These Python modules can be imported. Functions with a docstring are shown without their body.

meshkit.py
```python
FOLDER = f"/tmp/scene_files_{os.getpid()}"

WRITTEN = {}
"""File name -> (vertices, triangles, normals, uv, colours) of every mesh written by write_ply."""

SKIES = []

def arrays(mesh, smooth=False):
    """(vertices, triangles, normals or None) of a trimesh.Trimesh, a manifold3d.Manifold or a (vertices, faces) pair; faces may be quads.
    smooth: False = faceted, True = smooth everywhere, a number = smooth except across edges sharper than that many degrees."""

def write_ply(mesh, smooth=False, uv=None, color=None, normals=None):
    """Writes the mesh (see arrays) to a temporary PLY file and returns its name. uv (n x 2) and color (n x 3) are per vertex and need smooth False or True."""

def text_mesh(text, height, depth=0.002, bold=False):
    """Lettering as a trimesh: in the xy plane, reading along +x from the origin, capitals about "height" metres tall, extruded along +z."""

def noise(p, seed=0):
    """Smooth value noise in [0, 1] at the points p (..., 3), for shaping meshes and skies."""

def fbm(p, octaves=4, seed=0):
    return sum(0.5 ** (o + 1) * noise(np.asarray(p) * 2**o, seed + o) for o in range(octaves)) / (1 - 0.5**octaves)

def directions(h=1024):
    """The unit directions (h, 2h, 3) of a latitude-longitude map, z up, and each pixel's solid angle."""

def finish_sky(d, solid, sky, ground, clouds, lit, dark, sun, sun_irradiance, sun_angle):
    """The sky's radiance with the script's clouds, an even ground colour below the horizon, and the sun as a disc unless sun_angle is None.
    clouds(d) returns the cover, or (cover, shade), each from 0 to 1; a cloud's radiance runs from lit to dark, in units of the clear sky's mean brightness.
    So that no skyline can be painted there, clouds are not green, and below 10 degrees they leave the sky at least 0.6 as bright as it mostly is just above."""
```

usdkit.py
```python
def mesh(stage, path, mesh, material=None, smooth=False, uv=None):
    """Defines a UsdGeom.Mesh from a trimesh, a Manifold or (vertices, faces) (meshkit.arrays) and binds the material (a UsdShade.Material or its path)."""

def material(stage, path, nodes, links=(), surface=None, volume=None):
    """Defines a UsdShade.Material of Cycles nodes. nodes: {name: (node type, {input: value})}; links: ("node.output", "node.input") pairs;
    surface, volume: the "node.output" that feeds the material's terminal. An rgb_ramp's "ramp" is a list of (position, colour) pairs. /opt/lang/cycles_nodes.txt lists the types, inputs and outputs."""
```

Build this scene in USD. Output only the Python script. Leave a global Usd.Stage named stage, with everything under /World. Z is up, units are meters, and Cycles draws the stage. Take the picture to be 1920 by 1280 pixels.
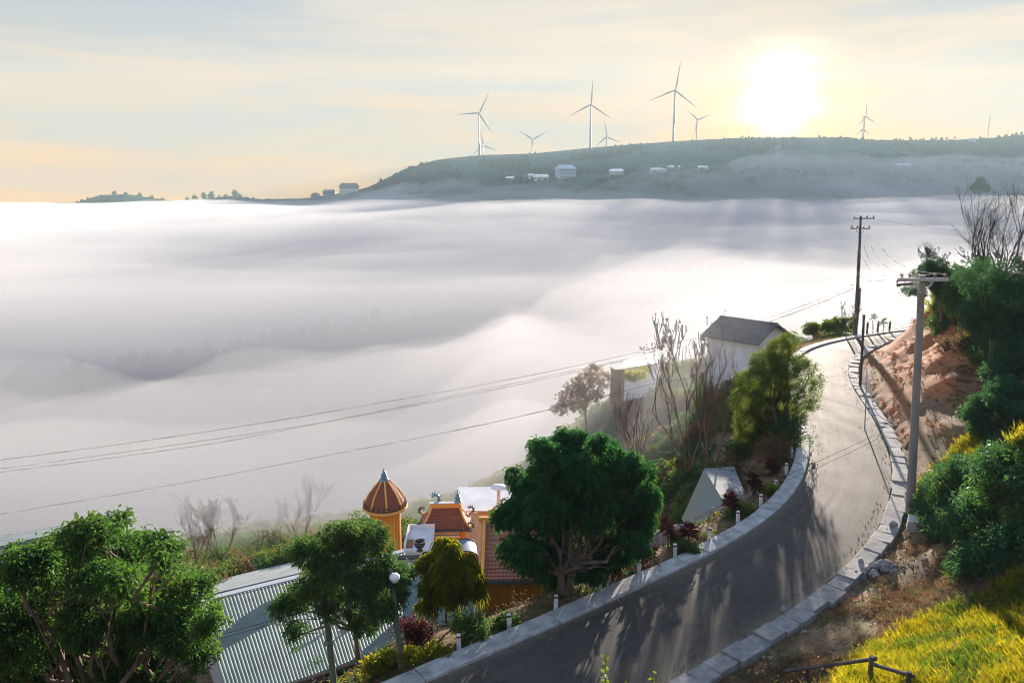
import math, shapely, numpy as np, trimesh, usdkit, meshkit
from pxr import Usd, UsdGeom, UsdLux, UsdShade, Gf, Sdf, Vt
from scipy.interpolate import RBFInterpolator, CubicSpline
from scipy.spatial import cKDTree

stage = Usd.Stage.CreateInMemory()
UsdGeom.SetStageUpAxis(stage, 'Z')
UsdGeom.Xform.Define(stage, '/World')

# ---------------------------------------------------------------- camera, sky, sun, exposure
EYE, PITCH, FOCAL, EXPOSURE = 13.0, math.radians(10.5), 26.2, 2.62
SUN_STRENGTH, SKY_STRENGTH = 0.86, 0.05
cam = UsdGeom.Camera.Define(stage, '/World/camera')
cam.CreateHorizontalApertureAttr(36.0)
cam.CreateFocalLengthAttr(FOCAL)
cam.CreateClippingRangeAttr((0.05, 100000))
cam.CreateExposureAttr(EXPOSURE)
cam.AddTranslateOp().Set((0, 0, EYE))
cam.AddRotateXOp().Set(90 - math.degrees(PITCH))
FPX = FOCAL / 36 * 1920                     # survey of the photograph: 1920 x 1280 pixels


def ray(x, y):
    u, v = (x - 960) / FPX, (640 - y) / FPX
    return np.array([u, math.cos(PITCH) + v * math.sin(PITCH), -math.sin(PITCH) + v * math.cos(PITCH)])


def at_z(x, y, z=0.0):
    r = ray(x, y)
    return np.array([0, 0, EYE]) + (z - EYE) / r[2] * r


def at_d(x, y, d):
    r = ray(x, y)
    return np.array([0, 0, EYE]) + r * (d / r[1])


SUN = ray(1462, 196)
SUN /= np.linalg.norm(SUN)
SUN_EL, SUN_AZ = math.asin(SUN[2]), math.atan2(SUN[0], SUN[1])
sun = UsdLux.DistantLight.Define(stage, '/World/sun')
sun.CreateIntensityAttr(SUN_STRENGTH)
sun.CreateAngleAttr(0.5)
sun.CreateNormalizeAttr(True)
sun.CreateColorAttr((1.0, 0.915, 0.80))
sun.AddTransformOp().Set(Gf.Matrix4d(*trimesh.geometry.align_vectors([0, 0, 1], SUN).T.ravel().tolist()))

L = '/World/Looks/'
k, CL = 1 / SKY_STRENGTH, 0.160
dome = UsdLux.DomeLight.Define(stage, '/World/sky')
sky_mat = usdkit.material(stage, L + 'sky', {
    'tc': ('texture_coordinate', {}),
    'xyz': ('separate_xyz', {}),
    'sky': ('sky_texture', {'sky_type': 'single_scattering', 'sun_disc': False, 'sun_elevation': float(SUN_EL), 'sun_rotation': float(SUN_AZ), 'aerosol_density': 1.0}),
    # thin cloud layer: streaks that lengthen towards the horizon
    'map': ('mapping', {'scale': (1.6, 1.6, 16.0), 'rotation': (0.05, 0.0, 0.5)}),
    'n1': ('noise_texture', {'scale': 1.3, 'detail': 7.0, 'roughness': 0.55, 'distortion': 0.5}),
    'map2': ('mapping', {'scale': (1.4, 1.4, 5.0), 'location': (3.1, 1.7, 0.4)}),
    'n2': ('noise_texture', {'scale': 1.6, 'detail': 3.0, 'roughness': 0.5}),
    'c1': ('rgb_ramp', {'ramp': [(0.0, (0.72*k*CL, 0.43*k*CL, 0.15*k*CL)), (0.1, (0.68*k*CL, 0.45*k*CL, 0.22*k*CL)), (0.22, (0.64*k*CL, 0.55*k*CL, 0.44*k*CL)), (0.4, (0.50*k*CL, 0.57*k*CL, 0.72*k*CL)), (1.0, (0.42*k*CL, 0.56*k*CL, 0.90*k*CL))]}),  # upper stops, out of view, made bluer to tint the fog shadows
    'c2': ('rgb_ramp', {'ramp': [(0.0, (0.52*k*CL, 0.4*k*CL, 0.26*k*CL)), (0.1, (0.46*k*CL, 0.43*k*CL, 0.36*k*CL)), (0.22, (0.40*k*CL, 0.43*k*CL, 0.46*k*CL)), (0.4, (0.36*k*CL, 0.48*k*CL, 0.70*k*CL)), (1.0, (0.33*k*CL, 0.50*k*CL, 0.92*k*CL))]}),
    'f1': ('map_range', {'from_min': 0.40, 'from_max': 0.62, 'to_min': 0.0, 'to_max': 1.0, 'clamp': True}),
    'f2': ('map_range', {'from_min': 0.35, 'from_max': 0.65, 'to_min': 0.985, 'to_max': 1.0, 'clamp': True}),
    'cl': ('mix', {'mix_type': 'mix'}),
    'all': ('mix', {'mix_type': 'mix'}),
    # sunlight spread by the thin cloud round the sun
    'dot': ('vector_math', {'math_type': 'dot_product', 'vector2': SUN}),
    'ang': ('math', {'math_type': 'arccosine'}),
    'wob': ('math', {'math_type': 'multiply_add', 'value2': 0.11, 'value3': -0.055}),
    'ang2': ('math', {'math_type': 'add'}),
    'a1': ('math', {'math_type': 'multiply', 'value2': -1 / 0.09}),
    'e1': ('math', {'math_type': 'exponent'}),
    'a2': ('math', {'math_type': 'multiply', 'value2': -1 / 0.0115}),
    'e2': ('math', {'math_type': 'exponent'}),
    'g1': ('vector_math', {'math_type': 'scale', 'vector1': (0.046*k, 0.008*k, -0.032*k)}),
    'g2': ('vector_math', {'math_type': 'scale', 'vector1': (9.0*k, 6.6*k, 3.2*k)}),
    's1': ('vector_math', {'math_type': 'add'}),
    's2': ('vector_math', {'math_type': 'add'}),
    'bg': ('background_shader', {'strength': SKY_STRENGTH}),
}, [('tc.generated', 'xyz.vector'), ('tc.generated', 'map.vector'), ('tc.generated', 'map2.vector'), ('map.vector', 'n1.vector'), ('map2.vector', 'n2.vector'),
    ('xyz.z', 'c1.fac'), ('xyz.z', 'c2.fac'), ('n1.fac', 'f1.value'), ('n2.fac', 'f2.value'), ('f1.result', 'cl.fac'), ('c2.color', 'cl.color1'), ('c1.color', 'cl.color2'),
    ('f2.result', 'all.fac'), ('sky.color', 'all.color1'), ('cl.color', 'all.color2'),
    ('tc.generated', 'dot.vector1'), ('dot.value', 'ang.value1'), ('n1.fac', 'wob.value1'), ('ang.value', 'ang2.value1'), ('wob.value', 'ang2.value2'),
    ('ang2.value', 'a1.value1'), ('a1.value', 'e1.value1'), ('ang2.value', 'a2.value1'), ('a2.value', 'e2.value1'), ('e1.value', 'g1.scale'), ('e2.value', 'g2.scale'),
    ('all.color', 's1.vector1'), ('g1.vector', 's1.vector2'), ('s1.vector', 's2.vector1'), ('g2.vector', 's2.vector2'), ('s2.vector', 'bg.color')], surface='bg.background')
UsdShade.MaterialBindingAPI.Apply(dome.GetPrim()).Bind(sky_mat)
dome.GetPrim().SetCustomDataByKey('kind', 'structure')

# ---------------------------------------------------------------- helpers
MATS, COUNT = {}, {}


def plain(name, color, rough=0.8, spec=0.3, vary=0.0, scale=6.0, bump=0.0, color2=None, island=False, metallic=0.0, detail=5.0, stretch=None):
    """A surface with noise between two tones, optional fine relief, optional change of tone from piece to piece."""
    if name in MATS:
        return MATS[name]
    c = np.array(color, float)
    c2 = np.array(color2, float) if color2 is not None else c * (1 - vary)
    nodes = {'tc': ('geometry', {}), 'm': ('mapping', {'scale': stretch or (1, 1, 1)}), 'n': ('noise_texture', {'scale': scale, 'detail': detail, 'roughness': 0.6}),
             'r': ('rgb_ramp', {'ramp': [(0.3, c2), (0.7, c)]}),
             'p': ('principled_bsdf', {'roughness': rough, 'specular_ior_level': spec, 'metallic': metallic})}
    links = [('tc.position', 'm.vector'), ('m.vector', 'n.vector'), ('n.fac', 'r.fac')]
    col = 'r.color'
    if island:
        nodes['h'] = ('hsv', {})
        nodes['mv'] = ('map_range', {'to_min': 0.72, 'to_max': 1.22})
        links += [('tc.random_per_island', 'mv.value'), ('mv.result', 'h.value'), (col, 'h.color')]
        col = 'h.color'
    links.append((col, 'p.base_color'))
    if bump:
        nodes['n2'] = ('noise_texture', {'scale': scale * 5, 'detail': 4.0})
        nodes['b'] = ('bump', {'strength': 0.6, 'distance': bump})
        links += [('m.vector', 'n2.vector'), ('n2.fac', 'b.height'), ('b.normal', 'p.normal')]
    MATS[name] = usdkit.material(stage, L + name, nodes, links, surface='p.BSDF')
    return MATS[name]


def leafy(name, ramp, trans=0.35, rough=0.6, spec=0.16, tcol=None):
    """Leaves: tone differs from leaf to leaf and in patches, light shines through."""
    if name in MATS:
        return MATS[name]
    ramp = [(i / max(1, len(ramp) - 1), c) for i, c in enumerate(ramp)]
    tr = [(p, tuple(np.minimum(np.array(c) * (tcol or (2.2, 2.0, 1.0)), 0.9))) for p, c in ramp]
    MATS[name] = usdkit.material(stage, L + name, {
        'g': ('geometry', {}), 'n': ('noise_texture', {'scale': 0.9, 'detail': 2.0}),
        'mx': ('mix_float', {'fac': 0.45}), 'r': ('rgb_ramp', {'ramp': ramp}), 'rt': ('rgb_ramp', {'ramp': tr}),
        'p': ('principled_bsdf', {'roughness': rough, 'specular_ior_level': spec}), 't': ('translucent_bsdf', {}), 'x': ('mix_closure', {'fac': trans})},
        [('g.position', 'n.vector'), ('n.fac', 'mx.a'), ('g.random_per_island', 'mx.b'), ('mx.result', 'r.fac'), ('mx.result', 'rt.fac'), ('r.color', 'p.base_color'), ('rt.color', 't.color'),
         ('p.BSDF', 'x.closure1'), ('t.BSDF', 'x.closure2')], surface='x.closure')
    return MATS[name]


def free(base):
    COUNT[base] = COUNT.get(base, -1) + 1
    n = COUNT[base]
    return base if n == 0 else f'{base}_{n:03d}'


def path_of(parent, name):
    base = '/World' if parent is None else str(parent.GetPath())
    return base + '/' + free(base + '/' + name).rsplit('/', 1)[1] if parent is not None else '/World/' + free('/World/' + name).rsplit('/', 1)[1]


def say(prim, label=None, cat=None, group=None, kind=None):
    for key, v in (('label', label), ('category', cat), ('group', group), ('kind', kind)):
        if v:
            prim.SetCustomDataByKey(key, v)
    return prim


def obj(name, mesh, mat, parent=None, smooth=False, **kw):
    if isinstance(mesh, list):
        mesh = trimesh.util.concatenate(mesh)
    return say(usdkit.mesh(stage, path_of(parent, name), mesh, mat, smooth).GetPrim(), **kw)


def thing(name, label, cat, loc=(0, 0, 0), rz=0.0, group=None, scale=1.0):
    x = UsdGeom.Xform.Define(stage, path_of(None, name))
    x.AddTranslateOp().Set(tuple(map(float, loc)))
    x.AddRotateZOp().Set(math.degrees(rz))
    if scale != 1.0:
        x.AddScaleOp().Set((scale,) * 3)
    return say(x.GetPrim(), label, cat, group)


def copy_of(src, label, loc, rz=0.0, scale=1.0, group=None):
    d = src.GetCustomData()
    name = src.GetName()
    name = name[:-4] if name[-3:].isdigit() else name
    r = thing(name, label, d['category'], loc, rz, group or d.get('group'), scale)
    r.GetReferences().AddInternalReference(src.GetPath())
    r.SetInstanceable(True)
    return r


def grid_mesh(xs, ys, zf):
    X, Y = np.meshgrid(xs, ys)
    Z = zf(X, Y)
    n, m = X.shape
    i = np.arange(n * m).reshape(n, m)
    f = np.stack([i[:-1, :-1], i[:-1, 1:], i[1:, 1:], i[1:, :-1]], -1).reshape(-1, 4)
    v = np.stack([X, Y, Z], -1).reshape(-1, 3)
    return v, np.vstack([f[:, [0, 1, 2]], f[:, [0, 2, 3]]])


def box(sx, sy, sz, c=(0, 0, 0), rz=0.0, chamfer=0.0):
    if chamfer:
        b = trimesh.convex.convex_hull(np.array([(x * (sx / 2 - (chamfer if a != 0 else 0)), y * (sy / 2 - (chamfer if a != 1 else 0)), z * (sz / 2 - (chamfer if a != 2 else 0)))
                                                 for a in range(3) for x in (-1, 1) for y in (-1, 1) for z in (-1, 1)]))
    else:
        b = trimesh.creation.box((sx, sy, sz))
    if rz:
        b.apply_transform(trimesh.transformations.rotation_matrix(rz, [0, 0, 1]))
    b.apply_translation(c)
    return b


def tube(pts, radii, sides=6, caps=True):
    """A tube along pts with a radius at each."""
    pts = np.asarray(pts, float)
    n = len(pts)
    radii = np.full(n, radii, float) if np.ndim(radii) == 0 else np.asarray(radii, float)
    t = np.gradient(pts, axis=0)
    t /= np.maximum(np.linalg.norm(t, axis=1, keepdims=True), 1e-9)
    ref = np.array([0, 0, 1.0]) if abs(t[:, 2]).mean() < 0.8 else np.array([1.0, 0, 0])
    a = np.cross(t, ref)
    a /= np.maximum(np.linalg.norm(a, axis=1, keepdims=True), 1e-9)
    b = np.cross(t, a)
    ang = np.arange(sides) / sides * 2 * np.pi
    v = pts[:, None] + radii[:, None, None] * (a[:, None] * np.cos(ang)[None, :, None] + b[:, None] * np.sin(ang)[None, :, None])
    i = np.arange(n * sides).reshape(n, sides)
    j = np.roll(i, -1, 1)
    f = np.stack([i[:-1], i[1:], j[1:], j[:-1]], -1).reshape(-1, 4)
    f = np.vstack([f[:, [0, 1, 2]], f[:, [0, 2, 3]]])
    v = v.reshape(-1, 3)
    if caps:
        v = np.vstack([v, pts[0], pts[-1]])
        f = np.vstack([f, np.stack([np.full(sides, n * sides), i[0], j[0]], 1), np.stack([np.full(sides, n * sides + 1), j[-1], i[-1]], 1)])
    return trimesh.Trimesh(v, f, process=False)


def lathe(profile, sides=24, c=(0, 0, 0)):
    """Profile [(r, z)...] from the bottom up turned round z."""
    pr = np.array(profile, float)
    ang = np.arange(sides) / sides * 2 * np.pi
    v = np.stack([pr[:, None, 0] * np.cos(ang), pr[:, None, 0] * np.sin(ang), np.repeat(pr[:, 1:2], sides, 1)], -1).reshape(-1, 3) + np.array(c)
    i = np.arange(len(pr) * sides).reshape(len(pr), sides)
    j = np.roll(i, -1, 1)
    f = np.stack([i[:-1], j[:-1], j[1:], i[1:]], -1).reshape(-1, 4)
    return trimesh.Trimesh(v, np.vstack([f[:, [0, 1, 2]], f[:, [0, 2, 3]]]), process=False)


def smoothstep(a, b, x):
    t = np.clip((x - a) / (b - a), 0, 1)
    return t * t * (3 - 2 * t)


def fbm2(x, y, s, octaves=4, seed=0):
    return meshkit.fbm(np.stack([np.asarray(x) / s, np.asarray(y) / s, np.zeros_like(np.asarray(x, float))], -1), octaves, seed) - 0.5
# ---------------------------------------------------------------- ground, road, hills
LEFT = [(640, 1350), (800, 1280), (960, 1212), (1100, 1150), (1240, 1085), (1340, 1040), (1430, 985), (1487, 935), (1515, 885), (1520, 840), (1514, 790), (1502, 740), (1494, 695), (1508, 660), (1548, 645), (1600, 634), (1660, 626)]
RIGHT = [(1120, 1350), (1255, 1280), (1330, 1235), (1450, 1165), (1540, 1100), (1610, 1040), (1650, 985), (1668, 930), (1672, 880), (1660, 830), (1637, 785), (1610, 745), (1592, 715), (1588, 693), (1600, 668), (1635, 646), (1690, 630)]


def curve(points, n):
    p = np.array([at_z(*q)[:2] for q in points])
    s = np.r_[0, np.cumsum(np.linalg.norm(np.diff(p, axis=0), axis=1))]
    q = np.linspace(0, s[-1], 60)
    cs = CubicSpline(s, p)
    fine = cs(q)
    for _ in range(6):
        fine[1:-1] = (fine[:-2] + 2 * fine[1:-1] + fine[2:]) / 4
    s = np.r_[0, np.cumsum(np.linalg.norm(np.diff(fine, axis=0), axis=1))]
    return CubicSpline(s, fine)(np.linspace(0, s[-1], n))


NS = 260
road_l, road_r = curve(LEFT, 1500), curve(RIGHT, 1500)
mid0 = (road_l[::6] + road_r[::6]) / 2
tree_l, tree_r = cKDTree(road_l), cKDTree(road_r)
for _ in range(12):                         # the line midway between the two edges
    mid0 = (road_l[tree_l.query(mid0)[1]] + road_r[tree_r.query(mid0)[1]]) / 2
    mid0[1:-1] = (mid0[:-2] + 2 * mid0[1:-1] + mid0[2:]) / 4
mid0 = mid0[12:-8]
s_ = np.r_[0, np.cumsum(np.linalg.norm(np.diff(mid0, axis=0), axis=1))]
mid0 = np.stack([np.interp(np.linspace(0, s_[-1], NS), s_, mid0[:, i]) for i in range(2)], 1)
for _ in range(10):
    mid0[1:-1] = (mid0[:-2] + 2 * mid0[1:-1] + mid0[2:]) / 4
half0 = (tree_l.query(mid0)[0] + tree_r.query(mid0)[0]) / 2
d0, d1 = mid0[0] - mid0[8], mid0[-1] - mid0[-9]
d0, d1 = d0 / np.linalg.norm(d0), d1 / np.linalg.norm(d1)


def extend(p, first, last):
    a = [p[0] + d0 * s for s in np.arange(first, 0, -1.5)]
    b = [p[-1] + np.array([d1[0] * math.cos(-0.02 * s) - d1[1] * math.sin(-0.02 * s), d1[0] * math.sin(-0.02 * s) + d1[1] * math.cos(-0.02 * s)]) * s for s in np.arange(1.5, last, 1.5)]
    return np.vstack([a, p, b])


n0 = len(mid0)
mid = extend(mid0, 34, 30)
before = len(np.arange(34, 0, -1.5))
half = np.pad(half0, (before, len(mid) - n0 - before), 'edge')
tan = np.gradient(mid, axis=0)
tan /= np.linalg.norm(tan, axis=1, keepdims=True)
nrm = np.stack([tan[:, 1], -tan[:, 0]], 1)     # to the right
half = np.convolve(np.pad(half, 12, 'edge'), np.ones(25) / 25, 'valid')
road_tree = cKDTree(mid)
arc = np.r_[0, np.cumsum(np.linalg.norm(np.diff(mid, axis=0), axis=1))]


def road_coords(x, y):
    """(arc length, offset to the right of the road's middle, half width) at points."""
    q = np.stack([np.asarray(x, float).ravel(), np.asarray(y, float).ravel()], 1)
    _, i = road_tree.query(q)
    off = ((q - mid[i]) * nrm[i]).sum(1)
    dist = np.linalg.norm(q - mid[i], axis=1)
    off = np.where(np.abs(off) < dist * 0.7, np.sign(off) * dist, off)
    sh = np.shape(x)
    return arc[i].reshape(sh), off.reshape(sh), half[i].reshape(sh)


# survey points of the ground beside the road: pixel + height or pixel + distance
CTRL = []
for px, py, z in [(1560, 1230, 0.4), (1500, 1280, 1.0), (1640, 1160, 0.5), (1700, 1060, 0.3), (1760, 1010, 0.4), (1800, 1080, 1.0), (1640, 1270, 2.4), (1800, 1230, 2.4), (1900, 1130, 2.3), (1900, 1270, 4.0), (2000, 1150, 3.4),
                  (1850, 1000, 1.2), (1920, 960, 2.6), (1740, 950, 0.4), (1780, 900, 2.0), (1850, 850, 4.0), (1920, 800, 6.0), (2050, 900, 5.2),
                  (1500, 1330, 2.6), (1900, 1400, 6.0), (1500, 1500, 6.0)]:
    CTRL.append(at_z(px, py, z))
for px, py, d in [(1690, 760, 45), (1740, 800, 40), (1780, 700, 45), (1790, 790, 39), (1850, 720, 43), (1700, 630, 66), (1720, 590, 68), (1760, 560, 62), (1850, 600, 50), (1850, 540, 60), (1950, 620, 48), (1950, 540, 62)]:
    CTRL.append(at_d(px, py, d))
CTRL += [(46, 58, 8.0), (60, 58, 9.0), (80, 50, 10), (100, 30, 11), (60, 20, 9), (30, 8, 7.5), (0, -2, 11), (30, -20, 13), (90, -20, 15), (-10, -20, 13), (12, 3, 8.5), (46, 86, -4), (60, 100, -6), (38, 84, -6)]
# left of the road: verge, bank, temple terrace, valley side
TERRACE = -7.6
CTRL += [(1.5, 9, 5.0), (4, 11, 4.0), (8, 12, 3.6), (-1, 26.2, -3.9), (2, 26.8, -3.6), (4.6, 28.2, -3.2), (-4, 24, -2.2), (-6, 21.5, -2.4), (-30, -20, 2), (-16, 0, -1)]
for q in ((-8, 27, -6.0), (-11, 30, TERRACE), (-6, 34, TERRACE), (-3, 40, TERRACE), (4, 42, -7.4), (-14, 24, -7.2), (-20, 20, -7), (-14, 38, -8), (-12, 46, -9.5), (-25, 34, -9), (-4, 52, -11), (6, 54, -10), (-20, 12, -6),
          (10, 42, -5.5), (13, 52, -5.2), (10, 34, -4.2), (16, 62, -5.0), (22, 72, -3.4), (14, 78, -7), (26, 84, -5), (10, 68, -10), (0, 70, -18), (-12, 64, -17), (-30, 52, -16), (-45, 30, -16), (-60, 50, -24), (-35, 75, -24), (-20, 100, -32), (20, 105, -22), (10, 120, -32), (-60, 100, -36), (40, 130, -22), (-60, 0, -14), (-60, -30, -8), (-100, 10, -28), (70, 130, -14), (100, 110, -6), (-100, 60, -36)):
    CTRL.append(q)
for i in range(0, len(mid), 7):
    for s in (-1, 1):
        CTRL.append((*(mid[i] + s * nrm[i] * half[i]), 0.0))
    CTRL.append((*(mid[i] - nrm[i] * (half[i] + 2.1)), -0.25))
    if arc[i] > 42 + 30:
        CTRL.append((*(mid[i] + nrm[i] * (half[i] + 1.3)), 0.1))
    CTRL.append((*(mid[i] + nrm[i] * (half[i] + 1.0)), 0.05))
CTRL = np.array(CTRL, float)
_, keep = np.unique(np.round(CTRL[:, :2] / 0.4), axis=0, return_index=True)
CTRL = CTRL[keep]
RBF = RBFInterpolator(CTRL[:, :2], CTRL[:, 2], kernel='linear', smoothing=0.02, neighbors=40)


def far_z(x, y):
    """The valley and the hills round it."""
    x, y = np.asarray(x, float), np.asarray(y, float)
    z = -118 + 10 * fbm2(x, y, 160, 3, 5)
    # our own hillside goes on to the right
    z = np.maximum(z, -118 + 122 * smoothstep(20, 190, x - 0.28 * (y - 120)) * smoothstep(700, 60, y))
    # the low spur across the valley
    t = (x + 190) / 640
    ax = 330 + 520 * t
    crest = -60 + 36 * np.clip(t, -0.6, 1.4) + 14 * fbm2(x, y, 90, 3, 9)
    z = np.maximum(z, crest - np.where(y < ax, 0.34, 0.25) * np.abs(y - ax))
    return z


HILL = np.array([(-400, 392), (120, 388), (185, 366), (240, 364), (330, 379), (400, 371), (455, 368), (480, 374), (575, 372), (640, 362), (690, 352), (720, 336), (760, 318), (800, 305), (830, 298), (900, 291), (1000, 288), (1108, 277), (1200, 270), (1265, 265), (1400, 258), (1560, 258), (1650, 263), (1700, 263), (1800, 262), (1870, 258), (1920, 252), (2100, 246), (2500, 262), (3000, 280)], float)
HILL_D = 1800.0
_h = np.array([at_d(a, b, HILL_D) for a, b in HILL])


def hill_z(x, y):
    u = np.asarray(x) * HILL_D / np.maximum(y, 300)
    crest = np.interp(u, _h[:, 0], _h[:, 2])
    for _ in range(1):
        crest = (crest + np.interp(u - 12, _h[:, 0], _h[:, 2]) + np.interp(u + 12, _h[:, 0], _h[:, 2])) / 3
    s = np.clip((HILL_D - y) / 900, -1.5, 1.2)
    shape = np.where(s >= 0, 1 - 0.85 * np.abs(s) ** 1.25, 1 - 0.25 * np.abs(s))
    base = -110
    z = base + (crest - base) * shape
    return z + (22 * fbm2(x, y, 240, 4, 21)) * smoothstep(0, 0.25, np.abs(s)) - 8 * np.abs(fbm2(x, y, 120, 3, 33)) * smoothstep(0, 0.2, np.abs(s))


def ground_z(x, y):
    x, y = np.asarray(x, float), np.asarray(y, float)
    sh = x.shape
    q = np.stack([x.ravel(), y.ravel()], 1)
    near = RBF(np.clip(q, [-100, -30], [110, 130])).reshape(sh)
    rough = fbm2(x, y, 2.6, 4, 1) * (0.55 + 0.5 * smoothstep(20, 14, y)) + fbm2(x, y, 9, 2, 4) * 0.9
    _, off, hw = road_coords(x, y)
    g = np.abs(off) - hw
    near = near + rough * smoothstep(1.2, 4.0, g) + 0.1 * fbm2(x, y, 0.7, 2, 8) * smoothstep(0.9, 1.6, g)
    near = np.where(g < 1.15, np.minimum(near, -0.12), near)
    near = near * smoothstep(0.0, 0.001, g + 99)
    b = smoothstep(85, 150, np.hypot(np.maximum(-x - 10, x - 20), np.maximum(y - 20, 0)))
    return near * (1 - b) + far_z(x, y) * b


def graded(a, b, c, d, step, far):
    """Coordinates fine between b and c, coarser out to a and d."""
    out = [np.arange(b, c + 1e-6, step)]
    lo, hi, s = [], [], step
    p = b
    while p > a:
        s = min(s * 1.12, far)
        p -= s
        lo.append(p)
    s, p = step, c
    while p < d:
        s = min(s * 1.12, far)
        p += s
        hi.append(p)
    return np.concatenate([lo[::-1], out[0], hi])


m_ground = usdkit.material(stage, L + 'earth', {
    'g': ('geometry', {}), 's': ('separate_xyz', {}), 'sn': ('separate_xyz', {}),
    'n1': ('noise_texture', {'scale': 0.35, 'detail': 6.0, 'roughness': 0.65}), 'n2': ('noise_texture', {'scale': 4.5, 'detail': 6.0, 'roughness': 0.7}),
    'n3': ('noise_texture', {'scale': 30.0, 'detail': 3.0}), 'v': ('voronoi_texture', {'scale': 9.0}),
    'grass': ('rgb_ramp', {'ramp': [(0.3, (.035, .05, .012)), (0.5, (.10, .10, .025)), (0.7, (.16, .13, .05))]}),
    'earth': ('rgb_ramp', {'ramp': [(0.25, (.10, .06, .045)), (0.5, (.20, .12, .085)), (0.75, (.30, .21, .16))]}),
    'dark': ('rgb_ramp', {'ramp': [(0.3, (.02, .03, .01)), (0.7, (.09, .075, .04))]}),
    'clay': ('rgb_ramp', {'ramp': [(0.3, (.24, .085, .035)), (0.55, (.37, .14, .06)), (0.75, (.40, .19, .10))]}),
    'fl': ('map_range', {'from_min': 0.3, 'from_max': 0.75, 'clamp': True}),
    'fr': ('map_range', {'from_min': 21.0, 'from_max': 25.0, 'clamp': True}),
    'fy': ('map_range', {'from_min': 30.0, 'from_max': 37.0, 'clamp': True}), 'fc': ('math', {'math_type': 'multiply'}),
    'fn': ('map_range', {'from_min': 0.93, 'from_max': 0.80, 'clamp': True}), 'fc2': ('math', {'math_type': 'multiply'}),
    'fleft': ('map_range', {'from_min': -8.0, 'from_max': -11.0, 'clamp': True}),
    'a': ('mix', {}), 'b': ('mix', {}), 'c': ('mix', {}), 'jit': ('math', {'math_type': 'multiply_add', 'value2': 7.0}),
    'bmp': ('bump', {'strength': 0.7, 'distance': 0.06}), 'add': ('math', {'math_type': 'add'}), 'p': ('principled_bsdf', {'roughness': 0.95, 'specular_ior_level': 0.1})},
    [('g.position', 'n1.vector'), ('g.position', 'n2.vector'), ('g.position', 'n3.vector'), ('g.position', 's.vector'), ('g.normal', 'sn.vector'),
     ('n2.fac', 'grass.fac'), ('n2.fac', 'earth.fac'), ('n2.fac', 'clay.fac'), ('n2.fac', 'dark.fac'), ('n1.fac', 'fl.value'),
     ('n1.fac', 'jit.value1'), ('s.x', 'jit.value3'), ('jit.value', 'fr.value'), ('s.y', 'fy.value'), ('fr.result', 'fc.value1'), ('fy.result', 'fc.value2'), ('sn.z', 'fn.value'), ('fc.value', 'fc2.value1'), ('fn.result', 'fc2.value2'),
     ('fl.result', 'a.fac'), ('earth.color', 'a.color1'), ('grass.color', 'a.color2'), ('a.color', 'b.color1'), ('clay.color', 'b.color2'), ('fc2.value', 'b.fac'),
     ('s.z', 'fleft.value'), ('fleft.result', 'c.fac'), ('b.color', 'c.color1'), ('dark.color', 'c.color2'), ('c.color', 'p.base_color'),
     ('n2.fac', 'add.value1'), ('n3.fac', 'add.value2'), ('add.value', 'bmp.height'), ('bmp.normal', 'p.normal')], surface='p.BSDF')
gx = graded(-1500, -34, 50, 1500, 0.42, 60)
gy = graded(-120, 10, 96, 1050, 0.42, 40)
obj('ground', grid_mesh(gx, gy, ground_z), m_ground, smooth=True, kind='structure', label='weedy roadside ground falling to the foggy valley')

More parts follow.
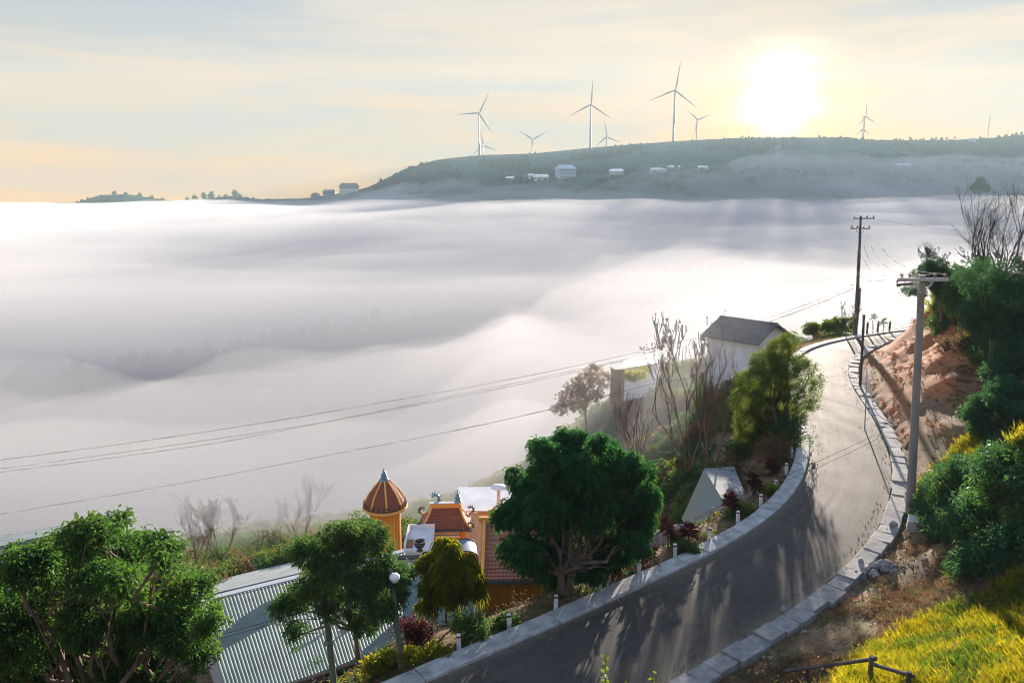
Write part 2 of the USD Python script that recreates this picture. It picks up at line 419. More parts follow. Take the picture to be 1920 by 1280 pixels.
m_hill = usdkit.material(stage, L + 'hill_forest', {
    'g': ('geometry', {}), 'n1': ('noise_texture', {'scale': 0.02, 'detail': 8.0, 'roughness': 0.7}), 'n2': ('noise_texture', {'scale': 0.12, 'detail': 4.0}),
    'r': ('rgb_ramp', {'ramp': [(0.3, (.018, .034, .03)), (0.5, (.035, .058, .046)), (0.60, (.055, .075, .055)), (0.66, (.12, .125, .085)), (0.78, (.15, .14, .10))]}),
    'b': ('bump', {'strength': 0.8, 'distance': 4.0}), 'p': ('principled_bsdf', {'roughness': 1.0, 'specular_ior_level': 0.0})},
    [('g.position', 'n1.vector'), ('g.position', 'n2.vector'), ('n1.fac', 'r.fac'), ('r.color', 'p.base_color'), ('n2.fac', 'b.height'), ('b.normal', 'p.normal')], surface='p.BSDF')
obj('hills', grid_mesh(np.arange(-2400, 2401, 12.0), np.r_[np.arange(880, 1700, 14.0), np.arange(1700, 1900, 5.0), np.arange(1900, 2270, 30.0)], hill_z), m_hill, smooth=True, kind='structure', label='long forested hill on the horizon')

# asphalt, a sheet lying on the roadbed, crowned a little
m_road = usdkit.material(stage, L + 'asphalt', {
    'g': ('geometry', {}), 'uv': ('texture_coordinate', {}), 'su': ('separate_xyz', {}), 'ms': ('mapping', {'scale': (5.0, 0.10, 1.0)}),
    'n1': ('noise_texture', {'scale': 0.5, 'detail': 5.0}), 'n2': ('noise_texture', {'scale': 70.0, 'detail': 3.0}), 'n3': ('noise_texture', {'scale': 5.0, 'detail': 5.0, 'roughness': 0.7}), 'n4': ('noise_texture', {'scale': 1.6, 'detail': 5.0, 'roughness': 0.6}),
    'r': ('rgb_ramp', {'ramp': [(0.3, (.040, .043, .046)), (0.7, (.106, .088, .066))]}), 'mx': ('mix_float', {'fac': 0.5}), 'mx2': ('mix_float', {'fac': 0.3}),
    'ab': ('math', {'math_type': 'absolute'}), 'dust': ('rgb_ramp', {'ramp': [(0.0, (.06, .06, .06)), (0.36, (.0, .0, .0)), (0.5, (.12, .12, .12)), (0.66, (.02, .02, .02)), (0.86, (.25, .25, .25)), (1.0, (.9, .9, .9))]}), 'dm': ('math', {'math_type': 'multiply'}),
    'c': ('mix', {'color2': (.25, .20, .14)}), 'cr': ('voronoi_texture', {'feature': 'distance_to_edge', 'scale': 0.45, 'randomness': 1.0}), 'crm': ('map_range', {'from_min': 0.0, 'from_max': 0.012, 'to_min': 0.62, 'to_max': 1.0, 'clamp': True}), 'crd': ('vector_math', {'math_type': 'scale'}),
    'wp': ('vector_math', {'math_type': 'multiply_add', 'vector2': (1.2, 1.2, 0)}),
    'rr': ('map_range', {'from_min': 0.3, 'from_max': 0.7, 'to_min': 0.74, 'to_max': 0.88}),
    'b': ('bump', {'strength': 0.5, 'distance': 0.012}), 'p': ('principled_bsdf', {'specular_ior_level': 0.10})},
    [('g.position', 'n1.vector'), ('g.position', 'n2.vector'), ('g.position', 'n3.vector'), ('uv.UV', 'ms.vector'), ('ms.vector', 'n4.vector'), ('uv.UV', 'su.vector'), ('su.x', 'ab.value1'), ('ab.value', 'dust.fac'), ('dust.color', 'dm.value1'), ('n3.fac', 'dm.value2'),
     ('n1.fac', 'mx.a'), ('n3.fac', 'mx.b'), ('mx.result', 'mx2.a'), ('n4.fac', 'mx2.b'), ('mx2.result', 'r.fac'), ('r.color', 'c.color1'), ('dm.value', 'c.fac'), ('n3.color', 'wp.vector1'), ('g.position', 'wp.vector3'), ('wp.vector', 'cr.vector'), ('cr.distance', 'crm.value'), ('c.color', 'crd.vector1'), ('crm.result', 'crd.scale'), ('crd.vector', 'p.base_color'),
     ('mx2.result', 'rr.value'), ('rr.result', 'p.roughness'), ('n2.fac', 'b.height'), ('b.normal', 'p.normal')], surface='p.BSDF')
nc = 9
w = np.linspace(-1, 1, nc)
rv = mid[:, None] + nrm[:, None] * (half[:, None, None] + 0.02) * w[None, :, None]
rz = np.repeat((0.05 * (1 - w ** 2))[None], len(mid), 0)
rv = np.concatenate([rv, rz[..., None]], -1).reshape(-1, 3)
ri = np.arange(len(mid) * nc).reshape(len(mid), nc)
rf = np.stack([ri[:-1, :-1], ri[:-1, 1:], ri[1:, 1:], ri[1:, :-1]], -1).reshape(-1, 4)
usdkit_road = np.stack([np.tile(w, len(mid)), np.repeat(arc, nc)], 1)
say(usdkit.mesh(stage, path_of(None, 'road'), (rv, rf), m_road, True, uv=usdkit_road).GetPrim(), kind='structure', label='narrow asphalt road bending through the picture')
# ---------------------------------------------------------------- large built things
def gz(x, y):
    return float(ground_z(np.array([x], float), np.array([y], float))[0])


def on_ground(px, py, first=6.0, last=120.0):
    """Where the ground is met under a pixel of the survey."""
    r = ray(px, py)
    d = np.arange(first, last, 0.15)
    q = np.array([0, 0, EYE]) + r * (d / r[1])[:, None]
    hit = np.nonzero(q[:, 2] <= ground_z(q[:, 0], q[:, 1]))[0]
    return q[hit[0]] if len(hit) else q[-1]


m_kerb = plain('kerb_concrete', (.70, .695, .66), .9, .2, color2=(.30, .30, .285), scale=2.2, bump=.01, island=True)
m_stone = plain('kerb_stone', (.46, .44, .41), .9, .2, color2=(.25, .245, .23), scale=4.0, bump=.015, island=True)
rng = np.random.default_rng(7)


def band(edge_off, width, s0, s1, top, low, sag=0.0):
    """A slab that follows the road's side between two arc lengths. edge_off(signed half width) is where it starts."""
    ss = np.linspace(s0, s1, 4)
    c = np.stack([np.interp(ss, arc, mid[:, 0]), np.interp(ss, arc, mid[:, 1])], 1)
    n = np.stack([np.interp(ss, arc, nrm[:, 0]), np.interp(ss, arc, nrm[:, 1])], 1)
    n /= np.linalg.norm(n, axis=1, keepdims=True)
    h = np.interp(ss, arc, half)
    sg = 1 if width > 0 else -1
    a, b = c + n * (sg * h + edge_off)[:, None], c + n * (sg * h + edge_off + width)[:, None]
    e = 0.02 * sg
    rows = [np.c_[a, np.full(4, low)], np.c_[a, np.full(4, top - .02)], np.c_[a + n * e, np.full(4, top)], np.c_[b - n * e, np.full(4, top + sag)], np.c_[b, np.full(4, top + sag - .02)], np.c_[b, np.full(4, low)]]
    v = np.stack(rows, 1).reshape(-1, 3)
    i = np.arange(24).reshape(4, 6)
    f = np.stack([i[:-1, :-1], i[1:, :-1], i[1:, 1:], i[:-1, 1:]], -1).reshape(-1, 4)
    f = np.vstack([f, [[0, 1, 4, 5], [1, 2, 3, 4]], [[18 + 5, 18 + 4, 18 + 1, 18 + 0], [18 + 4, 18 + 3, 18 + 2, 18 + 1]]])
    m = trimesh.Trimesh(v, np.vstack([f[:, [0, 1, 2]], f[:, [0, 2, 3]]]), process=False)
    trimesh.repair.fix_normals(m)
    return m


kerb_left = say(UsdGeom.Xform.Define(stage, path_of(None, 'kerb')).GetPrim(), 'pale concrete kerb along the valley side of the road', None, None, 'structure')
kerb_right = say(UsdGeom.Xform.Define(stage, path_of(None, 'kerb')).GetPrim(), 'stone slab kerb along the hill side of the road', None, None, 'structure')
s = arc[2]
while s < arc[-8]:
    ln = rng.uniform(2.2, 3.0)
    obj('kerb_slab', band(-0.035, -0.66, s, s + ln - .025, .11 + rng.uniform(-.015, .015), -.4, rng.uniform(-.015, .015)), m_kerb, kerb_left)
    s += ln
s = arc[2]
while s < arc[-8]:
    ln = rng.uniform(.65, 1.05)
    obj('kerb_slab', band(0.06 + rng.uniform(-.03, .035), 0.70 + rng.uniform(-.10, .07), s, s + ln - .03, .09 + rng.uniform(-.045, .03), -.4, rng.uniform(-.05, .04)), m_stone, kerb_right)
    s += ln

# ---- wind turbines
m_turb = plain('turbine_paint', (.13, .13, .14), .5, .4, vary=.05, scale=.1)


def blade_mesh(length, ang):
    st = np.array([(0.0, 1.1, 1.1), (.06, 1.2, 1.0), (.2, 1.9, .55), (.5, 1.2, .3), (.85, .6, .15), (1.0, .15, .05)])
    v = []
    for t, w_, th in st:
        for a, b in ((-.35 * w_ * 2, 0), (0, th), (.65 * w_ * 2, 0), (0, -th)):
            v.append((a, b, t * length))
    i = np.arange(24).reshape(6, 4)
    j = np.roll(i, -1, 1)
    f = np.stack([i[:-1], j[:-1], j[1:], i[1:]], -1).reshape(-1, 4)
    m = trimesh.Trimesh(v, np.vstack([f[:, [0, 1, 2]], f[:, [0, 2, 3]], [[0, 2, 1], [0, 3, 2], [20, 21, 22], [20, 22, 23]]]), process=False)
    m.apply_transform(trimesh.transformations.rotation_matrix(ang, [0, 1, 0]))
    return m


TURBINES = [((898, 213), 1815, 41, (915, 178), 0.12, 'large wind turbine furthest left on the ridge, one blade level to the left'),
            ((1108, 197), 1815, 45, (1110.5, 152), -0.1, 'large wind turbine at the middle of the ridge with a blade straight up'),
            ((1266, 170), 1815, 53, (1274, 117), -0.15, 'tallest wind turbine, on the ridge just left of the sun'),
            ((906, 273), 2080, 28, (901, 246), 0.0, 'small far wind turbine low behind the leftmost large one'),
            ((998, 262), 2040, 30, (972, 246), 0.1, 'small far wind turbine with blades in a Y between the first two large ones'),
            ((1137, 257), 2060, 30, (1132, 228), 0.15, 'small far wind turbine low at the right of the middle large one'),
            ((1307, 225), 2090, 26, (1287, 209), 0.1, 'small far wind turbine between the tallest turbine and the sun'),
            ((1622, 219), 2030, 30, (1617.5, 190), 0.5, 'far wind turbine standing to the right of the sun'),
            ((1617, 243), 2140, 19, (1616, 224), 0.3, 'smallest far wind turbine, overlapping the one right of the sun')]
for (hx, hy), d, bl, tip, yaw, lab in TURBINES:
    hub = at_d(hx, hy, d)
    scale = (d * math.cos(PITCH) + (EYE - hub[2]) * math.sin(PITCH)) / FPX
    ln = bl * scale
    low = min(hill_z(hub[0], hub[1]), hub[2] - 75) - 4
    t = thing('wind_turbine', lab, 'wind turbine', (hub[0], hub[1], low), yaw, 'wind turbines on the ridge')
    hgt = hub[2] - low
    kk = max(ln / 51, .75)
    obj('tower', lathe([(2.3 * kk, 0), (2.0 * kk, hgt * .4), (1.35 * kk, hgt - 1.6)], 14), m_turb, t, smooth=40)
    nb = box(3.6 * kk, 11 * kk, 3.8 * kk, (0, 2.6 * kk, hgt), 0, .5)
    obj('nacelle', nb, m_turb, t)
    hb = trimesh.creation.icosphere(2, 2.0 * kk)
    hb.apply_scale((1, 1.4, 1))
    hb.apply_translation((0, -4.4 * kk, hgt))
    obj('hub', hb, m_turb, t, smooth=True)
    a0 = math.atan2(tip[0] - hx, hy - tip[1])
    for q in range(3):
        b = blade_mesh(ln, a0 + q * 2 * math.pi / 3)
        b.apply_scale((1, kk, 1))
        b.apply_translation((0, -4.6 * kk, hgt))
        obj('blade', b, m_turb, t, smooth=40)
p = at_d(1857, 213, 1790)
low = float(hill_z(p[0], p[1]))
t = thing('radio_mast', 'thin tall radio mast on the ridge at the far right', 'mast', (p[0], p[1], low - 1))
hgt = p[2] - low
legs = [(1.3 * math.cos(a), 1.3 * math.sin(a)) for a in (0.5, 2.6, 4.7)]
for a in legs:
    obj('leg', tube([(a[0], a[1], 0), (a[0] * .25, a[1] * .25, hgt)], .28, 5), m_turb, t)
br = []
for q in range(14):
    z0, z1 = hgt * q / 14, hgt * (q + 1) / 14
    for w_ in range(3):
        a, b = legs[w_], legs[(w_ + 1) % 3]
        s0, s1 = 1 - .75 * q / 14, 1 - .75 * (q + 1) / 14
        br.append(tube([(a[0] * s0, a[1] * s0, z0), (b[0] * s1, b[1] * s1, z1)], .1, 4))
obj('lattice', br, m_turb, t)

# ---- houses on the far hill
m_white = plain('far_white_wall', (.62, .63, .64), .9, .2, vary=.12, scale=.3)
m_sheet = plain('far_pale_roof', (.66, .66, .64), .6, .3, vary=.2, scale=.2)
m_dkroof = plain('far_dark_roof', (.10, .12, .12), .9, .2, vary=.3, scale=.3)
m_bluewall = plain('far_blue_wall', (.34, .40, .48), .9, .2, vary=.15, scale=.3)
m_pane = plain('dark_window', (.03, .035, .04), .3, .5)


def hip_roof(lx, ly, h, over=.6, ridge=.5, z=0):
    a, b = lx / 2 + over, ly / 2 + over
    r = max(0, lx / 2 - ly / 2 * (1 - ridge) - (0 if ridge < 1 else 0))
    v = [(-a, -b, z), (a, -b, z), (a, b, z), (-a, b, z), (-r, 0, z + h), (r, 0, z + h), (-a, -b, z - .25), (a, -b, z - .25), (a, b, z - .25), (-a, b, z - .25)]
    f = [(0, 1, 5), (0, 5, 4), (1, 2, 5), (2, 3, 4), (2, 4, 5), (3, 0, 4), (6, 8, 7), (6, 9, 8), (0, 6, 7), (0, 7, 1), (1, 7, 8), (1, 8, 2), (2, 8, 9), (2, 9, 3), (3, 9, 6), (3, 6, 0)]
    return trimesh.Trimesh(v, f, process=False)


def far_house(px, py, d, wpx, hpx, label, wall=None, roof=None, rz=0.0, floors=1, rh=.5, flat=False):
    r = ray(px, py)
    dd = np.arange(900, 1850, 3.0)
    q = np.array([0, 0, EYE]) + r * (dd / r[1])[:, None]
    hit = np.nonzero(q[:, 2] <= hill_z(q[:, 0], q[:, 1]))[0]
    b = q[hit[0]] if len(hit) else at_d(px, py, 1790)
    d = b[1]
    sc = d / FPX
    w_, h_ = wpx * sc, hpx * sc
    t = thing('far_house', label, 'house', (b[0], b[1], b[2] - h_ * .15), rz, None)
    hw_ = h_ * (1 - rh) + h_ * .15
    dp = w_ * .7
    under_ = min(float(hill_z(b[0], b[1])) - b[2], 0) - 5
    obj('wall', box(w_, dp, hw_ - min(under_, 0), (0, 0, (hw_ + min(under_, 0)) / 2)), wall or m_white, t)
    rr = hip_roof(w_, dp, h_ * rh, .05 * w_, .75 if not flat else .99, hw_)
    obj('roof', rr, roof or m_dkroof, t)
    n = max(2, int(w_ / 4))
    for fl in range(floors):
        for q in range(n):
            wx = (q + .5) / n * w_ - w_ / 2
            obj('window', box(w_ / n * .45, .3, hw_ / floors * .4, (wx, -dp / 2 - .12, hw_ * (fl + .55) / floors)), m_pane, t)
    return t


far_house(655, 361, 1350, 34, 17, 'white two storey house with dark hip roof at the left end of the hill', m_white, m_dkroof, .2, 2, .4)
far_house(618, 366, 1350, 22, 10, 'low grey house just left of the white two storey house', m_bluewall, m_dkroof, .1, 1, .5)
far_house(592, 370, 1340, 14, 8, 'small dark roofed house at the left foot of the hill', m_bluewall, m_dkroof, -.3, 1, .55)
far_house(1060, 332, 1450, 32, 22, 'tall blue grey house in the middle of the hillside', m_bluewall, m_bluewall, .35, 3, .35)
far_house(1016, 336, 1440, 26, 9, 'white sheet roofed shed left of the tall blue grey house', m_white, m_sheet, -.2, 1, .6)
far_house(996, 334, 1450, 12, 8, 'tiny white house at the left of the white shed', m_white, m_white, .3, 1, .4)
far_house(957, 337, 1440, 16, 6, 'pale low house near the fog edge on the hillside', m_bluewall, m_sheet, .1, 1, .6)
far_house(1156, 326, 1470, 26, 9, 'white hall with a curved looking roof right of the blue grey house', m_white, m_sheet, -.15, 1, .55)
far_house(1234, 321, 1480, 28, 6, 'long pale shed on the hillside left of the glare', m_white, m_sheet, .05, 1, .6)
far_house(1264, 316, 1500, 24, 5, 'long pale shed higher on the hillside under the sun', m_white, m_sheet, .05, 1, .6)
far_house(1318, 317, 1500, 18, 6, 'faint white house in the glare below the sun', m_white, m_sheet, -.1, 1, .6)
far_house(1822, 268, 1760, 10, 9, 'small pale block on the ridge near the mast', m_white, m_white, .2, 2, .2)
far_house(1690, 313, 1500, 30, 6, 'low house on the right of the far hill above the fog', m_bluewall, m_sheet, .1, 1, .6)

# ---- white gabled house beside the road
m_plaster = plain('white_plaster', (.66, .68, .70), .9, .2, color2=(.52, .54, .55), scale=1.2, bump=.004)
m_slate = plain('grey_tile', (.15, .14, .135), .9, .2, color2=(.085, .085, .08), scale=2.0, island=True)
A, ax_, bx_ = np.array([20.8, 62.3]), np.array([-.652, .758]), np.array([.758, .652])
t = thing('house', 'white plastered house with a grey gable roof beside the far bend', 'house', (A[0], A[1], 0), math.atan2(ax_[1], ax_[0]) - math.pi)
# local x runs from the far left corner to the near right corner, y to the back
LX, LY, ZE, ZR, ZB = 4.9, 5.0, 1.45, 2.75, -6.0
pts = [(-LX, 0, ZB), (0, 0, ZB), (0, LY, ZB), (-LX, LY, ZB), (-LX, 0, ZE), (0, 0, ZE), (0, LY, ZE), (-LX, LY, ZE), (-LX, LY / 2, ZR - .1), (0, LY / 2, ZR - .1)]
obj('wall', trimesh.Trimesh(pts, [(0, 1, 5), (0, 5, 4), (1, 2, 6), (1, 6, 5), (5, 6, 9), (2, 3, 7), (2, 7, 6), (3, 0, 4), (3, 4, 7), (4, 8, 7)], process=False), m_plaster, t)
for sgn in (0, 1):
    roof = obj('roof', (lambda y0, y1: trimesh.Trimesh([(-LX - .45, y0, ZE - .17), (.45, y0, ZE - .17), (.45, y1, ZR), (-LX - .45, y1, ZR), (-LX - .45, y0, ZE - .25), (.45, y0, ZE - .25), (.45, y1, ZR - .08), (-LX - .45, y1, ZR - .08)],
                                                       [(0, 1, 2), (0, 2, 3), (4, 6, 5), (4, 7, 6), (0, 4, 5), (0, 5, 1), (1, 5, 6), (1, 6, 2), (3, 2, 6), (3, 6, 7), (0, 3, 7), (0, 7, 4)], process=False))(*((-.45, LY / 2 - .01) if sgn == 0 else (LY + .45, LY / 2 + .01))), m_slate, t)
    if sgn == 0:
        for q in range(9):                   # courses of tiles
            f0, f1 = q / 9, (q + 1) / 9 + .01
            y0, y1 = -.45 + (LY / 2 + .45) * f0, -.45 + (LY / 2 + .45) * f1
            z0, z1 = ZE - .17 + (ZR - ZE + .17) * f0, ZE - .17 + (ZR - ZE + .17) * f1
            m = trimesh.Trimesh([(-LX - .46, y0, z0 + .045), (.46, y0, z0 + .045), (.46, y1, z1 + .012), (-LX - .46, y1, z1 + .012), (-LX - .46, y0, z0 - .01), (.46, y0, z0 - .01)], [(0, 1, 2), (0, 2, 3), (4, 5, 1), (4, 1, 0)], process=False)
            obj('tile_course', m, m_slate, roof)
obj('ridge_cap', tube([(-LX - .47, LY / 2, ZR + .02), (.47, LY / 2, ZR + .02)], .07, 8), m_slate, t)
obj('barge_board', box(.05, .12, .16, (.47, LY / 2, ZR - .1)), m_plaster, t)
wf = obj('window', box(.05, 1.0, .9, (.03, LY / 2 + .4, .5)), m_pane, t)
obj('frame', [box(.08, 1.1, .07, (.04, LY / 2 + .4, .99)), box(.08, 1.1, .07, (.04, LY / 2 + .4, .01)), box(.07, .06, .9, (.04, LY / 2 + .4, .5))], m_plaster, wf)

# ---- low shed in the fog beyond the bare trees
m_fibre = plain('weathered_sheet', (.22, .25, .255), .8, .2, color2=(.13, .155, .16), scale=1.0)
m_brown = plain('brown_boards', (.22, .16, .08), .9, .2, vary=.3, scale=3)
c0, c1, c2, c3 = at_d(1148, 694, 71), at_d(1232, 681, 74), at_d(1250, 655, 82), at_d(1180, 672, 80)
t = thing('low_shed', 'long low shed with a pale sheet roof half lost in the fog', 'shed', (0, 0, 0))
def quad_slab(a, b, c, d, th):
    v = np.array([a, b, c, d, *(np.array([a, b, c, d]) - [0, 0, th])])
    return trimesh.Trimesh(v, [(0, 1, 2), (0, 2, 3), (4, 6, 5), (4, 7, 6), (0, 4, 5), (0, 5, 1), (1, 5, 6), (1, 6, 2), (2, 6, 7), (2, 7, 3), (3, 7, 4), (3, 4, 0)], process=False)
obj('roof', quad_slab(c0, c1, c2, c3, .15), m_fibre, t)
dn = np.array([0, 0, -.16])
obj('wall', quad_slab(c0 + dn + [.3, .3, 0], c1 + dn + [-.1, .3, 0], c2 + dn + [-.3, -.3, 0], c3 + dn + [.1, -.3, 0], 3.2), m_plaster, t)
t = thing('hut', 'small brown boarded hut in the fog beside the low shed', 'hut', (*at_d(1158, 700, 67)[:2], 0), .3)
zt = at_d(1158, 690, 67)[2]
obj('wall', box(.9, 1.1, 3.4, (0, 0, zt - 1.75)), m_brown, t)
obj('roof', box(1.08, 1.3, .08, (0, 0, zt)), m_fibre, t)

# ---- corrugated sheds on the left
m_metal = plain('corrugated_metal', (.115, .165, .155), .62, .3, color2=(.07, .105, .10), scale=.9, metallic=.1)
m_rust = plain('rusty_edge', (.16, .13, .10), .8, .3, vary=.3, scale=4)


def corrugated(a, b, c, d, pitch=.16, depth=.035, n_along=6, mat=None, parent=None, sheet=1.0):
    """Ribbed sheets between the near edge a-b and the far edge d-c; ribs run from a to d. One mesh for each sheet."""
    a, b, c, d = (np.array(q, float) for q in (a, b, c, d))
    width = np.linalg.norm(b - a)
    ns = max(1, int(round(width / sheet)))
    nor = np.cross(b - a, d - a)
    nor /= np.linalg.norm(nor)
    if nor[2] < 0:
        nor = -nor
    per = int(round(width / ns / pitch))
    prof = [(0, 0), (.28, 0), (.40, 1), (.72, 1), (.84, 0)]
    for q in range(ns):
        us, hs = [], []
        for r in range(per):
            for u, h in prof:
                us.append((q + (r + u) / per) / ns)
                hs.append(h * depth)
        us.append((q + 1 + .02) / ns), hs.append(0)
        us, hs = np.array(us), np.array(hs)
        tt = np.linspace(0, 1, n_along)
        p0 = a + (b - a) * us[:, None]
        p1 = d + (c - d) * us[:, None]
        off = .006 * (q % 2)
        v = p0[None] * (1 - tt[:, None, None]) + p1[None] * tt[:, None, None] + nor * (hs[None, :, None] + off)
        i = np.arange(len(tt) * len(us)).reshape(len(tt), len(us))
        f = np.stack([i[:-1, :-1], i[:-1, 1:], i[1:, 1:], i[1:, :-1]], -1).reshape(-1, 4)
        obj('sheet', (v.reshape(-1, 3), f), mat, parent)


e0, e1 = at_z(430, 1318, -2.35), at_z(815, 1186, -2.0)
f0, f1 = at_d(370, 1128, 31.5), at_d(770, 1030, 35.5)
t = thing('metal_roofed_shed', 'large shed with a blue grey corrugated metal roof below the road', 'shed', (0, 0, 0))
corrugated(e0, e1, f1, f0, .115, .02, 3, m_metal, t, 1.0)
up = np.array([0, 0, .09])
obj('ridge_cap', quad_slab(f0 + up + [0, -.25, 0], f1 + up + [0, -.25, 0], f1 + up + [0, .12, .0], f0 + up + [0, .12, .0], .04), plain('pale_flashing', (.62, .62, .6), .6, .4, vary=.1), t)
obj('wall', quad_slab(e0 + [.3, .5, -.2], e1 + [-.2, .5, -.2], f1 + [-.2, -.1, -.2], f0 + [.3, -.1, -.2], 5.0), plain('grey_wall', (.33, .33, .32), .9, .2, vary=.2), t)
obj('gutter', tube([e0 + [0, -.06, -.05], e1 + [0, -.06, -.05]], .06, 6), m_rust, t)
g0, g1 = at_z(770, 1196, -1.85), at_z(893, 1150, -1.7)
h0, h1 = at_d(745, 1090, 26.5), at_d(872, 1062, 27.5)
t = thing('lean_to_roof', 'small ribbed metal lean-to roof between the drooping tree and the big shed', 'shed', (0, 0, 0))
corrugated(g0, g1, h1, h0, .115, .02, 3, m_metal, t, 1.2)
obj('wall', quad_slab(g0 + [.2, .4, -.15], g1 + [-.2, .4, -.15], h1 + [-.2, -.2, -.15], h0 + [.2, -.2, -.15], 3.5), plain('teal_wall', (.10, .19, .19), .8, .3, vary=.2), t)
obj('gutter', tube([g0 + [0, -.05, -.04], g1 + [0, -.05, -.04]], .05, 6), m_rust, t)
r0, r1, r2, r3 = at_d(340, 1126, 36), at_d(660, 1050, 39), at_d(660, 1027, 44), at_d(340, 1102, 41)
t = thing('flat_roofed_shed', 'long shed with a flat grey sheet roof behind the corrugated one', 'shed', (0, 0, 0))
obj('roof', quad_slab(r0, r1, r2, r3, .12), m_fibre, t)
obj('wall', quad_slab(r0 + [.3, .2, -.13], r1 + [-.3, .2, -.13], r2 + [-.3, -.2, -.13], r3 + [.3, -.2, -.13], 5), m_plaster, t)
r0, r1, r2, r3 = at_d(-60, 1036, 54), at_d(122, 996, 58), at_d(122, 982, 62), at_d(-60, 1016, 58)
t = thing('fog_shed', 'pale roof edge of a shed faint in the fog at the left', 'shed', (0, 0, 0))
obj('roof', quad_slab(r0, r1, r2, r3, .3), m_fibre, t)
obj('wall', quad_slab(r0 + [.4, .2, -.31], r1 + [-.3, .2, -.31], r2 + [-.3, -.2, -.31], r3 + [.4, -.2, -.31], 9), m_plaster, t)
# ---------------------------------------------------------------- temple
m_orange = plain('orange_plaster', (.66, .26, .028), .85, .25, color2=(.52, .19, .022), scale=1.4, bump=.003)
m_orange2 = plain('orange_trim', (.74, .38, .09), .8, .3, color2=(.62, .28, .06), scale=2.0)
m_tile = plain('clay_tile', (.34, .10, .05), .8, .3, color2=(.22, .065, .04), scale=5.0, island=True)
m_tile2 = plain('pink_clay_tile', (.46, .19, .11), .8, .3, color2=(.36, .13, .08), scale=5.0, island=True)
m_cream = plain('cream_plaster', (.62, .55, .46), .9, .2, color2=(.45, .39, .33), scale=1.5)
m_wht = plain('whitewash', (.74, .73, .71), .9, .2, color2=(.58, .57, .56), scale=1.2)
m_darktrim = plain('dark_ornament', (.085, .07, .06), .7, .4, color2=(.05, .05, .05), scale=8)
m_blue = plain('blue_glaze', (.16, .26, .32), .35, .5, color2=(.09, .16, .2), scale=6)
m_redbrown = plain('red_brown_ornament', (.19, .08, .05), .8, .3, vary=.3, scale=8)

# round tower
base = at_d(722, 948, 38)
t = thing('round_tower', 'round orange temple tower with a conical tiled roof and blue finial', 'tower', (base[0], base[1], base[2]), .25)
obj('wall', lathe([(.82, -6.5), (.82, -.12), (.86, -.02)], 40), m_orange, t, smooth=40)
obj('cornice', lathe([(.84, -.28), (.98, -.2), (1.05, -.12), (1.18, -.1), (1.22, -.03), (1.18, .04), (1.05, .06), (.9, .02)], 40), m_orange2, t, smooth=35)
for a in np.radians([-62, -50, -38, 200, 240]):
    obj('pilaster', box(.07, .06, 6.2, (.83 * math.cos(a), .83 * math.sin(a), -3.38), a), m_orange2, t)
roof = obj('roof', lathe([(1.06, .10), (.80, .62), (.24, 1.42), (.0, 1.42)], 40), m_tile, t)
for k_ in range(11):                          # rings of tiles
    f0, f1 = k_ / 11, (k_ + 1) / 11
    r0_, r1_ = 1.10 - .86 * f0 + .10 * math.sin(math.pi * f0), 1.10 - .86 * f1 + .10 * math.sin(math.pi * f1)
    z0_, z1_ = .10 + 1.32 * f0, .10 + 1.32 * f1
    obj('tile_ring', lathe([(r0_ - .03, z0_ - .005), (r0_ + .01, z0_ + .03), (r1_ + .0, z1_ + .028)], 40), m_tile, roof)
for a in np.arange(8) / 8 * 2 * math.pi:
    obj('roof_rib', tube([(1.14 * math.cos(a), 1.14 * math.sin(a), .15), (.80 * math.cos(a), .80 * math.sin(a), .80), (.24 * math.cos(a), .24 * math.sin(a), 1.46)], [.06, .052, .045], 8), m_orange2, t, smooth=40)
for a in (np.arange(26) + .5) / 26 * 2 * math.pi:
    me = trimesh.creation.icosphere(1, .1)
    me.apply_scale((.45, .85, 1.75))
    me.apply_transform(trimesh.transformations.rotation_matrix(a, [0, 0, 1]))
    me.apply_translation((1.13 * math.cos(a), 1.13 * math.sin(a), .17))
    obj('parapet_leaf', me, m_redbrown, t, smooth=True)
obj('finial', lathe([(.26, 1.42), (.27, 1.52), (.14, 1.60), (.21, 1.68), (.11, 1.74), (.16, 1.81), (.07, 1.87), (.10, 1.93), (.03, 2.0), (.015, 2.14), (0, 2.16)], 14), m_blue, t, smooth=50)


def tile_slope(x0, x1, y0, z0, xt0, xt1, y1, z1, mat, parent, name='roof', courses=9, curve_=.12, rolls=.17):
    """A roof slope from its eave (y0, z0) to its ridge (y1, z1), hollow in the middle, with courses and round tiles running down."""
    n, nx = courses * 2 + 1, 2
    tt = np.repeat(np.linspace(0, 1, courses + 1), 2)[1:-1]
    step = np.tile([.035, .0], courses)
    rows = []
    cols = max(6, int((x1 - x0) / rolls) * 4)
    u = np.linspace(0, 1, cols + 1)
    for t_, st_ in zip(tt, step):
        sag_ = -curve_ * math.sin(math.pi * t_)
        xs = (x0 + (x1 - x0) * u) * (1 - t_) + (xt0 + (xt1 - xt0) * u) * t_
        zz = z0 + (z1 - z0) * t_ + sag_ + st_ + .022 * np.maximum(0, np.cos(u * int((x1 - x0) / rolls) * 2 * np.pi))
        rows.append(np.stack([xs, np.full_like(xs, y0 + (y1 - y0) * t_), zz], 1))
    v = np.array(rows)
    i = np.arange(v.shape[0] * v.shape[1]).reshape(v.shape[:2])
    r = None
    f = np.stack([i[:-1, :-1], i[:-1, 1:], i[1:, 1:], i[1:, :-1]], -1).reshape(-1, 4)
    if y1 < y0:
        f = f[:, ::-1]
    root = obj(name, (v.reshape(-1, 3), f), mat, parent)
    return root


